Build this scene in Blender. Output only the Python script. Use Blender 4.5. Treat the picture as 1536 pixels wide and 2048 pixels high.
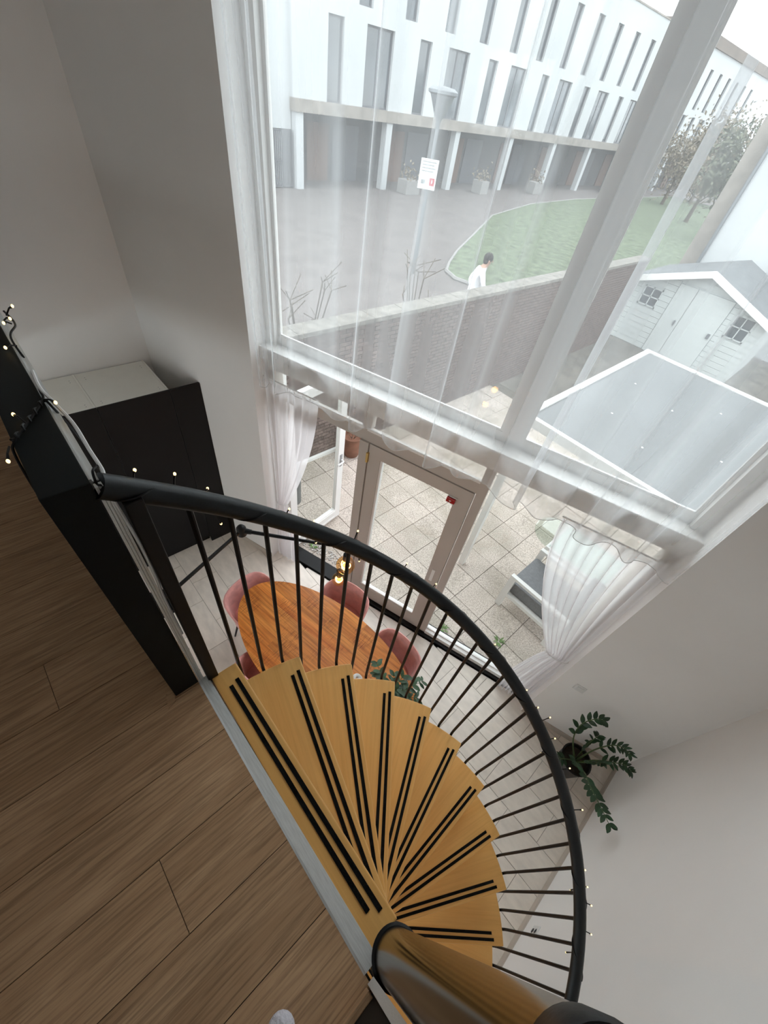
import bpy, bmesh, math, random
from math import sin, cos, pi, radians, sqrt, atan2, asin, degrees
from mathutils import Vector, Matrix

random.seed(7)
scene = bpy.context.scene
for o in list(bpy.data.objects):
    bpy.data.objects.remove(o)
COL = scene.collection

# ------------------------------------------------------------------ camera
FPX = 805.0
tilt, roll = radians(43.49), radians(101.24)
dn = Vector((sin(tilt) * cos(roll), sin(tilt) * sin(roll), cos(tilt)))   # straight down, in camera axes (x right, y down, z forward)
upc = -dn
e2 = Vector((0, 0, 1)) - upc * upc.z
e2.normalize()
e1 = e2.cross(upc)
ga = radians(139.6 - 180)
ax = e1 * cos(ga) + e2 * sin(ga)
ay = -e1 * sin(ga) + e2 * cos(ga)
cam_d = bpy.data.cameras.new('camera')
cam = bpy.data.objects.new('camera', cam_d)
COL.objects.link(cam)
right = Vector((ax.x, ay.x, upc.x))
up = -Vector((ax.y, ay.y, upc.y))
back = -Vector((ax.z, ay.z, upc.z))
M = Matrix.Identity(4)
for i in range(3):
    M[i][0], M[i][1], M[i][2] = right[i], up[i], back[i]
CZ = 4.30
M[2][3] = CZ
cam.matrix_world = M
cam_d.sensor_fit = 'VERTICAL'
cam_d.sensor_height = 36.0
cam_d.sensor_width = 27.0
cam_d.lens = FPX / 2048 * 36.0
cam_d.clip_start = 0.02
cam_d.clip_end = 500
scene.camera = cam

# ------------------------------------------------------------------ world: bright overcast sky
w = bpy.data.worlds.new('overcast_sky')
scene.world = w
w.use_nodes = True
nt = w.node_tree
nt.nodes.clear()
tc = nt.nodes.new('ShaderNodeTexCoord')
mp = nt.nodes.new('ShaderNodeMapping')
mp.inputs['Scale'].default_value = (1, 1, 2.5)
nz = nt.nodes.new('ShaderNodeTexNoise')
nz.inputs['Scale'].default_value = 2.2
nz.inputs['Detail'].default_value = 6
cr = nt.nodes.new('ShaderNodeValToRGB')
cr.color_ramp.elements[0].position = 0.36
cr.color_ramp.elements[0].color = (0.70, 0.80, 0.90, 1)
cr.color_ramp.elements[1].position = 0.6
cr.color_ramp.elements[1].color = (1.0, 1.0, 1.0, 1)
bg = nt.nodes.new('ShaderNodeBackground')
bg.inputs['Strength'].default_value = 2.6
wo = nt.nodes.new('ShaderNodeOutputWorld')
nt.links.new(tc.outputs['Generated'], mp.inputs['Vector'])
nt.links.new(mp.outputs['Vector'], nz.inputs['Vector'])
nt.links.new(nz.outputs['Fac'], cr.inputs['Fac'])
nt.links.new(cr.outputs['Color'], bg.inputs['Color'])
nt.links.new(bg.outputs['Background'], wo.inputs['Surface'])

scene.view_settings.view_transform = 'Standard'
scene.view_settings.look = 'None'
scene.view_settings.gamma = 1.0
scene.view_settings.exposure = 0.85
scene.view_settings.use_curve_mapping = False
scene.cycles.max_bounces = 12
scene.cycles.diffuse_bounces = 6
scene.cycles.transparent_max_bounces = 24

# ------------------------------------------------------------------ helpers: materials
def lin(c):
    return tuple(((v / 255) / 12.92 if v / 255 <= 0.04045 else ((v / 255 + 0.055) / 1.055) ** 2.4) for v in c) + (1.0,)

MATS = {}
def base_mat(name):
    m = bpy.data.materials.new(name)
    m.use_nodes = True
    n = m.node_tree
    b = n.nodes['Principled BSDF']
    MATS[name] = m
    return m, n, b

def mat(name, c, rough=0.6, metal=0.0, var=0.06, scale=8.0, bump=0.0, bscale=60.0, spec=0.5, stretch=(1, 1, 1), c2=None, sheen=0.0, rnd=0.0, detail=4):
    """plain procedural material: colour with noise variation, optional relief"""
    m, n, b = base_mat(name)
    c = lin(c) if max(c[:3]) > 1.0 else tuple(c[:3]) + (1,)
    tcn = n.nodes.new('ShaderNodeTexCoord')
    mpn = n.nodes.new('ShaderNodeMapping')
    mpn.inputs['Scale'].default_value = stretch
    n.links.new(tcn.outputs['Object'], mpn.inputs['Vector'])
    ns = n.nodes.new('ShaderNodeTexNoise')
    ns.inputs['Scale'].default_value = scale
    ns.inputs['Detail'].default_value = detail
    n.links.new(mpn.outputs['Vector'], ns.inputs['Vector'])
    rp = n.nodes.new('ShaderNodeValToRGB')
    rp.color_ramp.elements[0].position = 0.3
    rp.color_ramp.elements[1].position = 0.7
    if c2 is None:
        rp.color_ramp.elements[0].color = tuple(max(0, v * (1 - var)) for v in c[:3]) + (1,)
        rp.color_ramp.elements[1].color = tuple(min(1, v * (1 + var)) for v in c[:3]) + (1,)
    else:
        rp.color_ramp.elements[0].color = c
        rp.color_ramp.elements[1].color = lin(c2)
    n.links.new(ns.outputs['Fac'], rp.inputs['Fac'])
    col = rp.outputs['Color']
    if rnd:
        oi = n.nodes.new('ShaderNodeObjectInfo')
        mr = n.nodes.new('ShaderNodeMapRange')
        mr.inputs['To Min'].default_value = 1 - rnd
        mr.inputs['To Max'].default_value = 1 + rnd
        n.links.new(oi.outputs['Random'], mr.inputs['Value'])
        hs = n.nodes.new('ShaderNodeHueSaturation')
        n.links.new(mr.outputs['Result'], hs.inputs['Value'])
        n.links.new(col, hs.inputs['Color'])
        col = hs.outputs['Color']
        va = n.nodes.new('ShaderNodeVectorMath')
        va.operation = 'MULTIPLY_ADD'
        va.inputs[1].default_value = (37, 53, 71)
        n.links.new(oi.outputs['Random'], va.inputs[0])
        n.links.new(tcn.outputs['Object'], va.inputs[2])
        n.links.new(va.outputs['Vector'], mpn.inputs['Vector'])
    n.links.new(col, b.inputs['Base Color'])
    b.inputs['Roughness'].default_value = rough
    b.inputs['Metallic'].default_value = metal
    b.inputs['Specular IOR Level'].default_value = spec
    if sheen:
        b.inputs['Sheen Weight'].default_value = sheen
        b.inputs['Sheen Roughness'].default_value = 0.4
    if bump:
        nb = n.nodes.new('ShaderNodeTexNoise')
        nb.inputs['Scale'].default_value = bscale
        nb.inputs['Detail'].default_value = 5
        n.links.new(mpn.outputs['Vector'], nb.inputs['Vector'])
        bp_ = n.nodes.new('ShaderNodeBump')
        bp_.inputs['Strength'].default_value = bump
        bp_.inputs['Distance'].default_value = 0.01
        n.links.new(nb.outputs['Fac'], bp_.inputs['Height'])
        n.links.new(bp_.outputs['Normal'], b.inputs['Normal'])
    return m

def wood(name, dark, mid, light, along=1, rough=0.45, broad=9.0, fine=110.0, rnd=0.12, bump=0.15, spec=0.4, fac=0.45):
    """wood grain running along one object axis, shifted per object"""
    m, n, b = base_mat(name)
    tcn = n.nodes.new('ShaderNodeTexCoord')
    oi = n.nodes.new('ShaderNodeObjectInfo')
    va = n.nodes.new('ShaderNodeVectorMath')
    va.operation = 'MULTIPLY_ADD'
    va.inputs[1].default_value = (37, 53, 71)
    n.links.new(oi.outputs['Random'], va.inputs[0])
    n.links.new(tcn.outputs['Object'], va.inputs[2])
    def noise(sc, al, detail, dist):
        mpn = n.nodes.new('ShaderNodeMapping')
        s = [sc, sc, sc]
        s[along] = al
        mpn.inputs['Scale'].default_value = s
        n.links.new(va.outputs['Vector'], mpn.inputs['Vector'])
        t = n.nodes.new('ShaderNodeTexNoise')
        t.inputs['Scale'].default_value = 1.0
        t.inputs['Detail'].default_value = detail
        t.inputs['Roughness'].default_value = 0.6
        t.inputs['Distortion'].default_value = dist
        n.links.new(mpn.outputs['Vector'], t.inputs['Vector'])
        return t
    a = noise(broad, broad * 0.12, 5, 1.2)
    f = noise(fine, fine * 0.035, 4, 0.4)
    r1 = n.nodes.new('ShaderNodeValToRGB')
    r1.color_ramp.elements[0].position = 0.3
    r1.color_ramp.elements[0].color = lin(mid)
    r1.color_ramp.elements[1].position = 0.68
    r1.color_ramp.elements[1].color = lin(light)
    n.links.new(a.outputs['Fac'], r1.inputs['Fac'])
    r2 = n.nodes.new('ShaderNodeValToRGB')
    r2.color_ramp.elements[0].position = 0.34
    r2.color_ramp.elements[0].color = (1, 1, 1, 1)
    r2.color_ramp.elements[1].position = 0.56
    r2.color_ramp.elements[1].color = (0, 0, 0, 1)
    n.links.new(f.outputs['Fac'], r2.inputs['Fac'])
    mf = n.nodes.new('ShaderNodeMath')
    mf.operation = 'MULTIPLY'
    mf.inputs[1].default_value = fac
    n.links.new(r2.outputs['Color'], mf.inputs[0])
    mx = n.nodes.new('ShaderNodeMix')
    mx.data_type = 'RGBA'
    n.links.new(mf.outputs[0], mx.inputs['Factor'])
    n.links.new(r1.outputs['Color'], mx.inputs['A'])
    mx.inputs['B'].default_value = lin(dark)
    hs = n.nodes.new('ShaderNodeHueSaturation')
    mr = n.nodes.new('ShaderNodeMapRange')
    mr.inputs['To Min'].default_value = 1 - rnd
    mr.inputs['To Max'].default_value = 1 + rnd
    n.links.new(oi.outputs['Random'], mr.inputs['Value'])
    n.links.new(mr.outputs['Result'], hs.inputs['Value'])
    n.links.new(mx.outputs['Result'], hs.inputs['Color'])
    n.links.new(hs.outputs['Color'], b.inputs['Base Color'])
    b.inputs['Roughness'].default_value = rough
    b.inputs['Specular IOR Level'].default_value = spec
    bp_ = n.nodes.new('ShaderNodeBump')
    bp_.inputs['Strength'].default_value = bump
    bp_.inputs['Distance'].default_value = 0.002
    n.links.new(f.outputs['Fac'], bp_.inputs['Height'])
    n.links.new(bp_.outputs['Normal'], b.inputs['Normal'])
    return m

def glass(name, tint=(0.93, 0.96, 0.95), refl=0.06, rough=0.0):
    m, n, b = base_mat(name)
    n.nodes.remove(b)
    out = n.nodes['Material Output']
    t = n.nodes.new('ShaderNodeBsdfTransparent')
    t.inputs['Color'].default_value = tuple(tint) + (1,)
    g = n.nodes.new('ShaderNodeBsdfGlossy')
    g.inputs['Roughness'].default_value = rough
    lw = n.nodes.new('ShaderNodeLayerWeight')
    pw = n.nodes.new('ShaderNodeMath')
    pw.operation = 'POWER'
    pw.inputs[1].default_value = 5.0
    n.links.new(lw.outputs['Facing'], pw.inputs[0])
    ml = n.nodes.new('ShaderNodeMath')
    ml.operation = 'MULTIPLY_ADD'
    ml.inputs[1].default_value = 0.6
    ml.inputs[2].default_value = refl * 0.5
    ml.use_clamp = True
    n.links.new(pw.outputs[0], ml.inputs[0])
    mx = n.nodes.new('ShaderNodeMixShader')
    n.links.new(ml.outputs[0], mx.inputs['Fac'])
    n.links.new(t.outputs['BSDF'], mx.inputs[1])
    n.links.new(g.outputs['BSDF'], mx.inputs[2])
    n.links.new(mx.outputs['Shader'], out.inputs['Surface'])
    return m

def sheer(name, c, opacity, edge):
    """thin woven voile: part open weave, part white thread that scatters and lets light through; denser at grazing angles"""
    m, n, b = base_mat(name)
    n.nodes.remove(b)
    out = n.nodes['Material Output']
    tr = n.nodes.new('ShaderNodeBsdfTransparent')
    df = n.nodes.new('ShaderNodeBsdfDiffuse')
    df.inputs['Color'].default_value = tuple(c) + (1,)
    tl = n.nodes.new('ShaderNodeBsdfTranslucent')
    tl.inputs['Color'].default_value = tuple(c) + (1,)
    m1 = n.nodes.new('ShaderNodeMixShader')
    m1.inputs['Fac'].default_value = 0.68
    n.links.new(df.outputs['BSDF'], m1.inputs[1])
    n.links.new(tl.outputs['BSDF'], m1.inputs[2])
    lw = n.nodes.new('ShaderNodeLayerWeight')
    lw.inputs['Blend'].default_value = 0.5
    pw = n.nodes.new('ShaderNodeMath')
    pw.operation = 'POWER'
    pw.inputs[1].default_value = 2.0
    n.links.new(lw.outputs['Facing'], pw.inputs[0])
    mr = n.nodes.new('ShaderNodeMapRange')
    mr.inputs['From Min'].default_value = 0.0
    mr.inputs['From Max'].default_value = 0.9
    mr.inputs['To Min'].default_value = opacity
    mr.inputs['To Max'].default_value = edge
    n.links.new(pw.outputs[0], mr.inputs['Value'])
    m2 = n.nodes.new('ShaderNodeMixShader')
    n.links.new(mr.outputs['Result'], m2.inputs['Fac'])
    n.links.new(tr.outputs['BSDF'], m2.inputs[1])
    n.links.new(m1.outputs['Shader'], m2.inputs[2])
    n.links.new(m2.outputs['Shader'], out.inputs['Surface'])
    return m

def emit(name, c, strength):
    m, n, b = base_mat(name)
    b.inputs['Base Color'].default_value = tuple(c) + (1,)
    b.inputs['Emission Color'].default_value = tuple(c) + (1,)
    b.inputs['Emission Strength'].default_value = strength
    return m

mat('wall_paint', (0.85, 0.835, 0.82), 0.85, var=0.02, scale=1.5, bump=0.03, bscale=140)
mat('ceiling_paint', (0.88, 0.88, 0.87), 0.9, var=0.02, scale=1.5)
mat('frame_white', (0.80, 0.79, 0.77), 0.4, var=0.02, scale=3)
mat('frame_cream', (0.50, 0.455, 0.415), 0.45, var=0.03, scale=3)
mat('black_metal', (0.007, 0.007, 0.008), 0.45, metal=0.0, var=0.2, scale=20, spec=0.25)
mat('rail_metal', (0.005, 0.0075, 0.0095), 0.40, var=0.25, scale=25, bump=0.05, bscale=90, spec=0.28)
mat('black_panel', (0.0045, 0.0045, 0.005), 0.5, var=0.15, scale=5, spec=0.25)
mat('parapet_black', (0.0065, 0.009, 0.0095), 0.6, var=0.15, scale=6, spec=0.2)
mat('aluminium', (0.78, 0.80, 0.80), 0.42, metal=0.55, var=0.08, scale=30, stretch=(1, 12, 12))
mat('steel_mirror', (0.21, 0.19, 0.165), 0.18, metal=1.0, var=0.04, scale=6)
mat('rubber', (0.008, 0.008, 0.008), 0.9, var=0.4, scale=120, bump=0.6, bscale=500, spec=0.2)
wood('oak_laminate', (104, 76, 54), (176, 139, 104), (205, 168, 131), along=1, rough=0.5, broad=16, fine=170, rnd=0.06, fac=0.5, spec=0.3)
wood('beech_tread', (200, 138, 66), (230, 170, 92), (240, 188, 112), along=0, rough=0.38, broad=6, fine=80, rnd=0.04, fac=0.22, bump=0.04)
wood('beech_edge', (200, 150, 90), (236, 192, 134), (244, 208, 156), along=0, rough=0.45, broad=7, fine=90, rnd=0.04, fac=0.25, bump=0.05)
wood('mango_wood', (112, 52, 14), (184, 102, 38), (228, 150, 72), along=0, rough=0.3, broad=8, fine=60, rnd=0.16, fac=0.5, bump=0.1)
def saw_marks(m):
    n = MATS[m].node_tree
    b = n.nodes['Principled BSDF']
    src = b.inputs['Base Color'].links[0].from_socket
    tcn = n.nodes.new('ShaderNodeTexCoord')
    mp_ = n.nodes.new('ShaderNodeMapping')
    mp_.inputs['Scale'].default_value = (170, 9, 9)
    n.links.new(tcn.outputs['Object'], mp_.inputs['Vector'])
    a = n.nodes.new('ShaderNodeTexNoise')
    a.inputs['Scale'].default_value = 1.0
    a.inputs['Detail'].default_value = 2
    n.links.new(mp_.outputs['Vector'], a.inputs['Vector'])
    p = n.nodes.new('ShaderNodeTexNoise')
    p.inputs['Scale'].default_value = 5.0
    n.links.new(tcn.outputs['Object'], p.inputs['Vector'])
    r1 = n.nodes.new('ShaderNodeMapRange')
    r1.inputs['From Min'].default_value = 0.52
    r1.inputs['From Max'].default_value = 0.60
    n.links.new(a.outputs['Fac'], r1.inputs['Value'])
    r2 = n.nodes.new('ShaderNodeMapRange')
    r2.inputs['From Min'].default_value = 0.50
    r2.inputs['From Max'].default_value = 0.62
    r2.inputs['To Max'].default_value = 0.6
    n.links.new(p.outputs['Fac'], r2.inputs['Value'])
    mu = n.nodes.new('ShaderNodeMath')
    mu.operation = 'MULTIPLY'
    n.links.new(r1.outputs['Result'], mu.inputs[0])
    n.links.new(r2.outputs['Result'], mu.inputs[1])
    mx = n.nodes.new('ShaderNodeMix')
    mx.data_type = 'RGBA'
    n.links.new(mu.outputs[0], mx.inputs['Factor'])
    n.links.new(src, mx.inputs['A'])
    mx.inputs['B'].default_value = lin((96, 42, 12))
    n.links.new(mx.outputs['Result'], b.inputs['Base Color'])
saw_marks('mango_wood')
mat('floor_tile', (0.76, 0.695, 0.62), 0.35, var=0.09, scale=7, rnd=0.04, stretch=(1, 2.5, 1), detail=8, bump=0.03, bscale=30)
mat('grout', (0.33, 0.30, 0.26), 0.9, var=0.05)
mat('skirting_tile', (0.50, 0.44, 0.38), 0.5, var=0.06, scale=6)
mat('cabinet_white', (0.86, 0.84, 0.77), 0.5, var=0.02)
mat('velvet', (224, 162, 157), 0.85, var=0.14, scale=14, sheen=0.6, spec=0.15)
mat('leaf_dark', (0.018, 0.055, 0.022), 0.35, var=0.35, scale=12, rnd=0.25)
mat('leaf_table', (0.035, 0.085, 0.04), 0.4, var=0.35, scale=12, rnd=0.25)
mat('stem_green', (0.06, 0.10, 0.03), 0.5, var=0.2, scale=15)
mat('soil', (0.02, 0.014, 0.01), 0.95, var=0.5, scale=60, bump=0.6, bscale=90)
mat('pot_black', (0.008, 0.008, 0.009), 0.45, var=0.1)
mat('terracotta', (122, 84, 66), 0.7, var=0.2, scale=9, bump=0.2, bscale=30)
mat('concrete_slab', (0.49, 0.425, 0.375), 0.92, var=0.42, scale=70, rnd=0.06, bump=0.35, bscale=160, detail=6)
def stain(m, scale, dark, amount):
    n = MATS[m].node_tree
    b = n.nodes['Principled BSDF']
    src = b.inputs['Base Color'].links[0].from_socket
    g = n.nodes.new('ShaderNodeNewGeometry')
    t = n.nodes.new('ShaderNodeTexNoise')
    t.inputs['Scale'].default_value = scale
    t.inputs['Detail'].default_value = 6
    n.links.new(g.outputs['Position'], t.inputs['Vector'])
    mr = n.nodes.new('ShaderNodeMapRange')
    mr.inputs['From Min'].default_value = 0.42
    mr.inputs['From Max'].default_value = 0.68
    mr.inputs['To Max'].default_value = amount
    n.links.new(t.outputs['Fac'], mr.inputs['Value'])
    mx = n.nodes.new('ShaderNodeMix')
    mx.data_type = 'RGBA'
    n.links.new(mr.outputs['Result'], mx.inputs['Factor'])
    n.links.new(src, mx.inputs['A'])
    mx.inputs['B'].default_value = tuple(dark) + (1,)
    n.links.new(mx.outputs['Result'], b.inputs['Base Color'])
stain('concrete_slab', 1.6, (0.20, 0.18, 0.13), 0.5)
mat('joint_dirt', (0.11, 0.095, 0.075), 0.95, var=0.3, scale=20)
mat('brick', (0.145, 0.105, 0.092), 0.9, var=0.35, scale=18, rnd=0.28, bump=0.4, bscale=80)
mat('mortar', (0.22, 0.20, 0.18), 0.95, var=0.2, scale=30)
mat('coping', (0.19, 0.175, 0.155), 0.9, var=0.25, scale=9, bump=0.3)
mat('render_white', (0.45, 0.46, 0.465), 0.9, var=0.05, scale=0.5, bump=0.05)
mat('band_concrete', (0.24, 0.215, 0.19), 0.9, var=0.2, scale=2.0)
mat('facade_glass', (0.05, 0.06, 0.07), 0.08, var=0.4, scale=0.7, spec=0.8)
mat('facade_frame', (0.10, 0.10, 0.11), 0.5, var=0.05)
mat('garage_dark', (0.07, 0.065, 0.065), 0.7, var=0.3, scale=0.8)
mat('door_brown', (0.13, 0.075, 0.055), 0.6, var=0.2, scale=2, stretch=(1, 8, 1))
mat('roof_brown', (0.16, 0.13, 0.11), 0.9, var=0.15, scale=1)
mat('street_paving', (0.135, 0.118, 0.112), 0.92, var=0.12, scale=1.2, bump=0.2, bscale=60)
mat('kerb', (0.24, 0.23, 0.22), 0.9, var=0.1, scale=4)
mat('lawn_green', (0.105, 0.13, 0.078), 0.95, var=0.4, scale=3.0, bump=0.8, bscale=140, detail=9)
mat('yard_ground', (0.13, 0.117, 0.10), 0.95, var=0.35, scale=2.5, bump=0.4, bscale=30)
mat('lamp_grey', (0.16, 0.17, 0.18), 0.45, metal=0.3, var=0.05)
mat('roof_sheet', (0.095, 0.10, 0.103), 0.35, var=0.08, scale=1.2)
mat('shed_white', (0.46, 0.48, 0.47), 0.7, var=0.04, scale=2, stretch=(1, 1, 10))
mat('shed_roof', (0.12, 0.125, 0.13), 0.85, var=0.12, scale=4)
mat('cushion_grey', (0.20, 0.205, 0.215), 0.95, var=0.12, scale=40, bump=0.25, bscale=14)
mat('bark', (0.09, 0.07, 0.05), 0.95, var=0.3, scale=12, bump=0.6)
mat('tree_leaf', (0.085, 0.09, 0.055), 0.7, var=0.5, scale=1.5)
mat('tree_leaf_brown', (0.15, 0.12, 0.08), 0.7, var=0.5, scale=1.5)
mat('pebble', (0.55, 0.53, 0.50), 0.8, var=0.35, scale=30, rnd=0.2)
mat('weed', (0.12, 0.22, 0.06), 0.7, var=0.3)
mat('skin', (0.42, 0.26, 0.19), 0.6, var=0.05)
mat('shirt_white', (0.78, 0.78, 0.80), 0.9, var=0.06, scale=6, stretch=(1, 1, 6))
mat('jeans', (0.22, 0.30, 0.42), 0.9, var=0.15, scale=10)
mat('hair_dark', (0.02, 0.016, 0.013), 0.8, var=0.3, scale=40)
mat('sock_white', (0.68, 0.65, 0.70), 0.95, var=0.1, scale=40, bump=0.8, bscale=120)
mat('plastic_white', (0.72, 0.72, 0.71), 0.4, var=0.01)
mat('plastic_grey', (0.30, 0.30, 0.30), 0.5, var=0.02)
mat('cable_white', (0.74, 0.74, 0.74), 0.5, var=0.02)
mat('red_plastic', (0.35, 0.005, 0.008), 0.3, var=0.1)
mat('sign_red', (0.45, 0.06, 0.08), 0.6, var=0.05)
mat('sign_text', (0.25, 0.27, 0.27), 0.6, var=0.05)
mat('brass', (0.6, 0.42, 0.16), 0.35, metal=1.0, var=0.05)
mat('ceramic', (0.72, 0.72, 0.70), 0.35, var=0.05)
mat('bin_grey', (0.16, 0.165, 0.165), 0.6, var=0.1)
mat('tie_cord', (0.70, 0.69, 0.68), 0.8, var=0.05)
glass('pane', (0.95, 0.97, 0.96), 0.05)
glass('table_glass', (0.88, 0.93, 0.90), 0.16)
glass('amber_glass', (0.98, 0.74, 0.46), 0.10)
mat('mint_glass', (0.52, 0.66, 0.58), 0.15, var=0.03)
sheer('voile', (0.84, 0.85, 0.87), 0.265, 0.78)
sheer('voile_dense', (0.92, 0.90, 0.91), 0.62, 0.92)
emit('led_warm', (1.0, 0.72, 0.30), 1.6)
emit('filament', (1.0, 0.55, 0.16), 12.0)

# ------------------------------------------------------------------ helpers: meshes and objects
class MB:
    def __init__(self):
        self.v, self.f = [], []
    def add(self, vs, fs, T=None):
        o = len(self.v)
        self.v += [tuple(T(*p)) if T else tuple(p) for p in vs]
        self.f += [tuple(i + o for i in f) for f in fs]
        return self
    def box(self, x0, x1, y0, y1, z0, z1, T=None):
        return self.add([(x0, y0, z0), (x1, y0, z0), (x1, y1, z0), (x0, y1, z0), (x0, y0, z1), (x1, y0, z1), (x1, y1, z1), (x0, y1, z1)],
                        [(0, 3, 2, 1), (4, 5, 6, 7), (0, 1, 5, 4), (1, 2, 6, 5), (2, 3, 7, 6), (3, 0, 4, 7)], T)
    def prism(self, poly, z0, z1, T=None):
        n = len(poly)
        a = sum(poly[i][0] * poly[(i + 1) % n][1] - poly[(i + 1) % n][0] * poly[i][1] for i in range(n))
        if a < 0:
            poly = poly[::-1]
        return self.add([(x, y, z0) for x, y in poly] + [(x, y, z1) for x, y in poly],
                        [tuple(range(n - 1, -1, -1)), tuple(range(n, 2 * n))] + [(i, (i + 1) % n, (i + 1) % n + n, i + n) for i in range(n)], T)
    def tube(self, pts, r, n=8, cap=True, T=None):
        pts = [Vector(p) for p in pts]
        rs = r if isinstance(r, (list, tuple)) else [r] * len(pts)
        vs, fs = [], []
        ref = None
        for i, p in enumerate(pts):
            d = (pts[min(i + 1, len(pts) - 1)] - pts[max(i - 1, 0)])
            if d.length < 1e-9:
                d = Vector((0, 0, 1))
            d.normalize()
            if ref is None:
                ref = Vector((0, 0, 1)) if abs(d.z) < 0.9 else Vector((1, 0, 0))
            a = d.cross(ref)
            if a.length < 1e-6:
                a = d.cross(Vector((0, 1, 0)))
            a.normalize()
            c = a.cross(d)
            ref = c
            for k in range(n):
                t = 2 * pi * k / n
                vs.append(tuple(p + (a * cos(t) + c * sin(t)) * rs[i]))
        m = len(pts)
        for i in range(m - 1):
            for k in range(n):
                k2 = (k + 1) % n
                fs.append((i * n + k, i * n + k2, (i + 1) * n + k2, (i + 1) * n + k))
        if cap:
            fs.append(tuple(range(n - 1, -1, -1)))
            fs.append(tuple((m - 1) * n + k for k in range(n)))
        return self.add(vs, fs, T)
    def lathe(self, prof, n=24, c=(0, 0, 0), T=None):
        vs, fs = [], []
        for r, z in prof:
            for k in range(n):
                t = 2 * pi * k / n
                vs.append((c[0] + r * cos(t), c[1] + r * sin(t), c[2] + z))
        for i in range(len(prof) - 1):
            for k in range(n):
                k2 = (k + 1) % n
                fs.append((i * n + k, i * n + k2, (i + 1) * n + k2, (i + 1) * n + k))
        fs.append(tuple(range(n - 1, -1, -1)))
        fs.append(tuple((len(prof) - 1) * n + k for k in range(n)))
        return self.add(vs, fs, T)
    def ball(self, c, r, nu=12, nv=8, s=(1, 1, 1), T=None):
        prof = [(max(1e-4, sin(pi * i / nv)) , -cos(pi * i / nv)) for i in range(nv + 1)]
        vs, fs = [], []
        for a, z in prof:
            for k in range(nu):
                t = 2 * pi * k / nu
                vs.append((c[0] + r * s[0] * a * cos(t), c[1] + r * s[1] * a * sin(t), c[2] + r * s[2] * z))
        for i in range(nv):
            for k in range(nu):
                k2 = (k + 1) % nu
                fs.append((i * nu + k, i * nu + k2, (i + 1) * nu + k2, (i + 1) * nu + k))
        return self.add(vs, fs, T)
    def grid(self, rows, T=None, close=False):
        n = len(rows[0])
        vs = [p for r in rows for p in r]
        fs = []
        for i in range(len(rows) - 1):
            for k in range(n if close else n - 1):
                k2 = (k + 1) % n
                fs.append((i * n + k, i * n + k2, (i + 1) * n + k2, (i + 1) * n + k))
        return self.add(vs, fs, T)
    def mesh(self, name, m, smooth=False, bevel=0.0):
        me = bpy.data.meshes.new(name)
        me.from_pydata(self.v, [], self.f)
        me.materials.append(MATS[m])
        if bevel:
            bm = bmesh.new()
            bm.from_mesh(me)
            bmesh.ops.recalc_face_normals(bm, faces=bm.faces)
            bmesh.ops.bevel(bm, geom=[e for e in bm.edges if e.is_manifold and e.calc_face_angle(0) > 0.6], offset=bevel, segments=2, affect='EDGES', profile=0.6)
            bm.to_mesh(me)
            bm.free()
        else:
            bm = bmesh.new()
            bm.from_mesh(me)
            bmesh.ops.recalc_face_normals(bm, faces=bm.faces)
            bm.to_mesh(me)
            bm.free()
        if smooth:
            for p in me.polygons:
                p.use_smooth = True
            try:
                me.set_sharp_from_angle(angle=radians(40))
            except Exception:
                pass
        me.update()
        return me

def link(name, me, parent=None, loc=(0, 0, 0), rotz=0.0):
    o = bpy.data.objects.new(name, me)
    COL.objects.link(o)
    o.location = loc
    o.rotation_euler = (0, 0, rotz)
    if parent is not None:
        o.parent = parent
    return o

def tag(o, label=None, cat=None, group=None, kind=None):
    if label:
        o['label'] = label
    if cat:
        o['category'] = cat
    if group:
        o['group'] = group
    if kind:
        o['kind'] = kind
    return o

def thing(name, label, cat, loc=(0, 0, 0), rotz=0.0, group=None, kind=None):
    o = link(name, None, None, loc, rotz)
    return tag(o, label, cat, group, kind)

def part(name, mb, m, parent, smooth=False, bevel=0.0, world=True, label=None):
    """mesh part; world=True: vertices are in world axes and the parent is an unrotated empty"""
    o = link(name, mb.mesh(name, m, smooth, bevel), parent)
    if world and parent is not None:
        off = Vector((0, 0, 0))
        p = parent
        while p is not None:
            off += Vector(p.location)
            p = p.parent
        o.location = -off
    if label:
        o['label'] = label
    return o

def clip(poly, a, b, c):
    """keep a*x+b*y<=c"""
    out = []
    n = len(poly)
    for i in range(n):
        p, q = poly[i], poly[(i + 1) % n]
        dp, dq = a * p[0] + b * p[1] - c, a * q[0] + b * q[1] - c
        if dp <= 0:
            out.append(p)
        if (dp < 0 < dq) or (dq < 0 < dp):
            t = dp / (dp - dq)
            out.append((p[0] + (q[0] - p[0]) * t, p[1] + (q[1] - p[1]) * t))
    return out

def area(poly):
    n = len(poly)
    return abs(sum(poly[i][0] * poly[(i + 1) % n][1] - poly[(i + 1) % n][0] * poly[i][1] for i in range(n))) / 2 if n > 2 else 0

def smoothpath(pts, k=6):
    pts = [Vector(p) for p in pts]
    out = []
    for i in range(len(pts) - 1):
        p0, p1, p2, p3 = pts[max(i - 1, 0)], pts[i], pts[i + 1], pts[min(i + 2, len(pts) - 1)]
        for j in range(k):
            t = j / k
            out.append(0.5 * ((2 * p1) + (-p0 + p2) * t + (2 * p0 - 5 * p1 + 4 * p2 - p3) * t * t + (-p0 + 3 * p1 - 3 * p2 + p3) * t ** 3))
    out.append(pts[-1])
    return out

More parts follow.
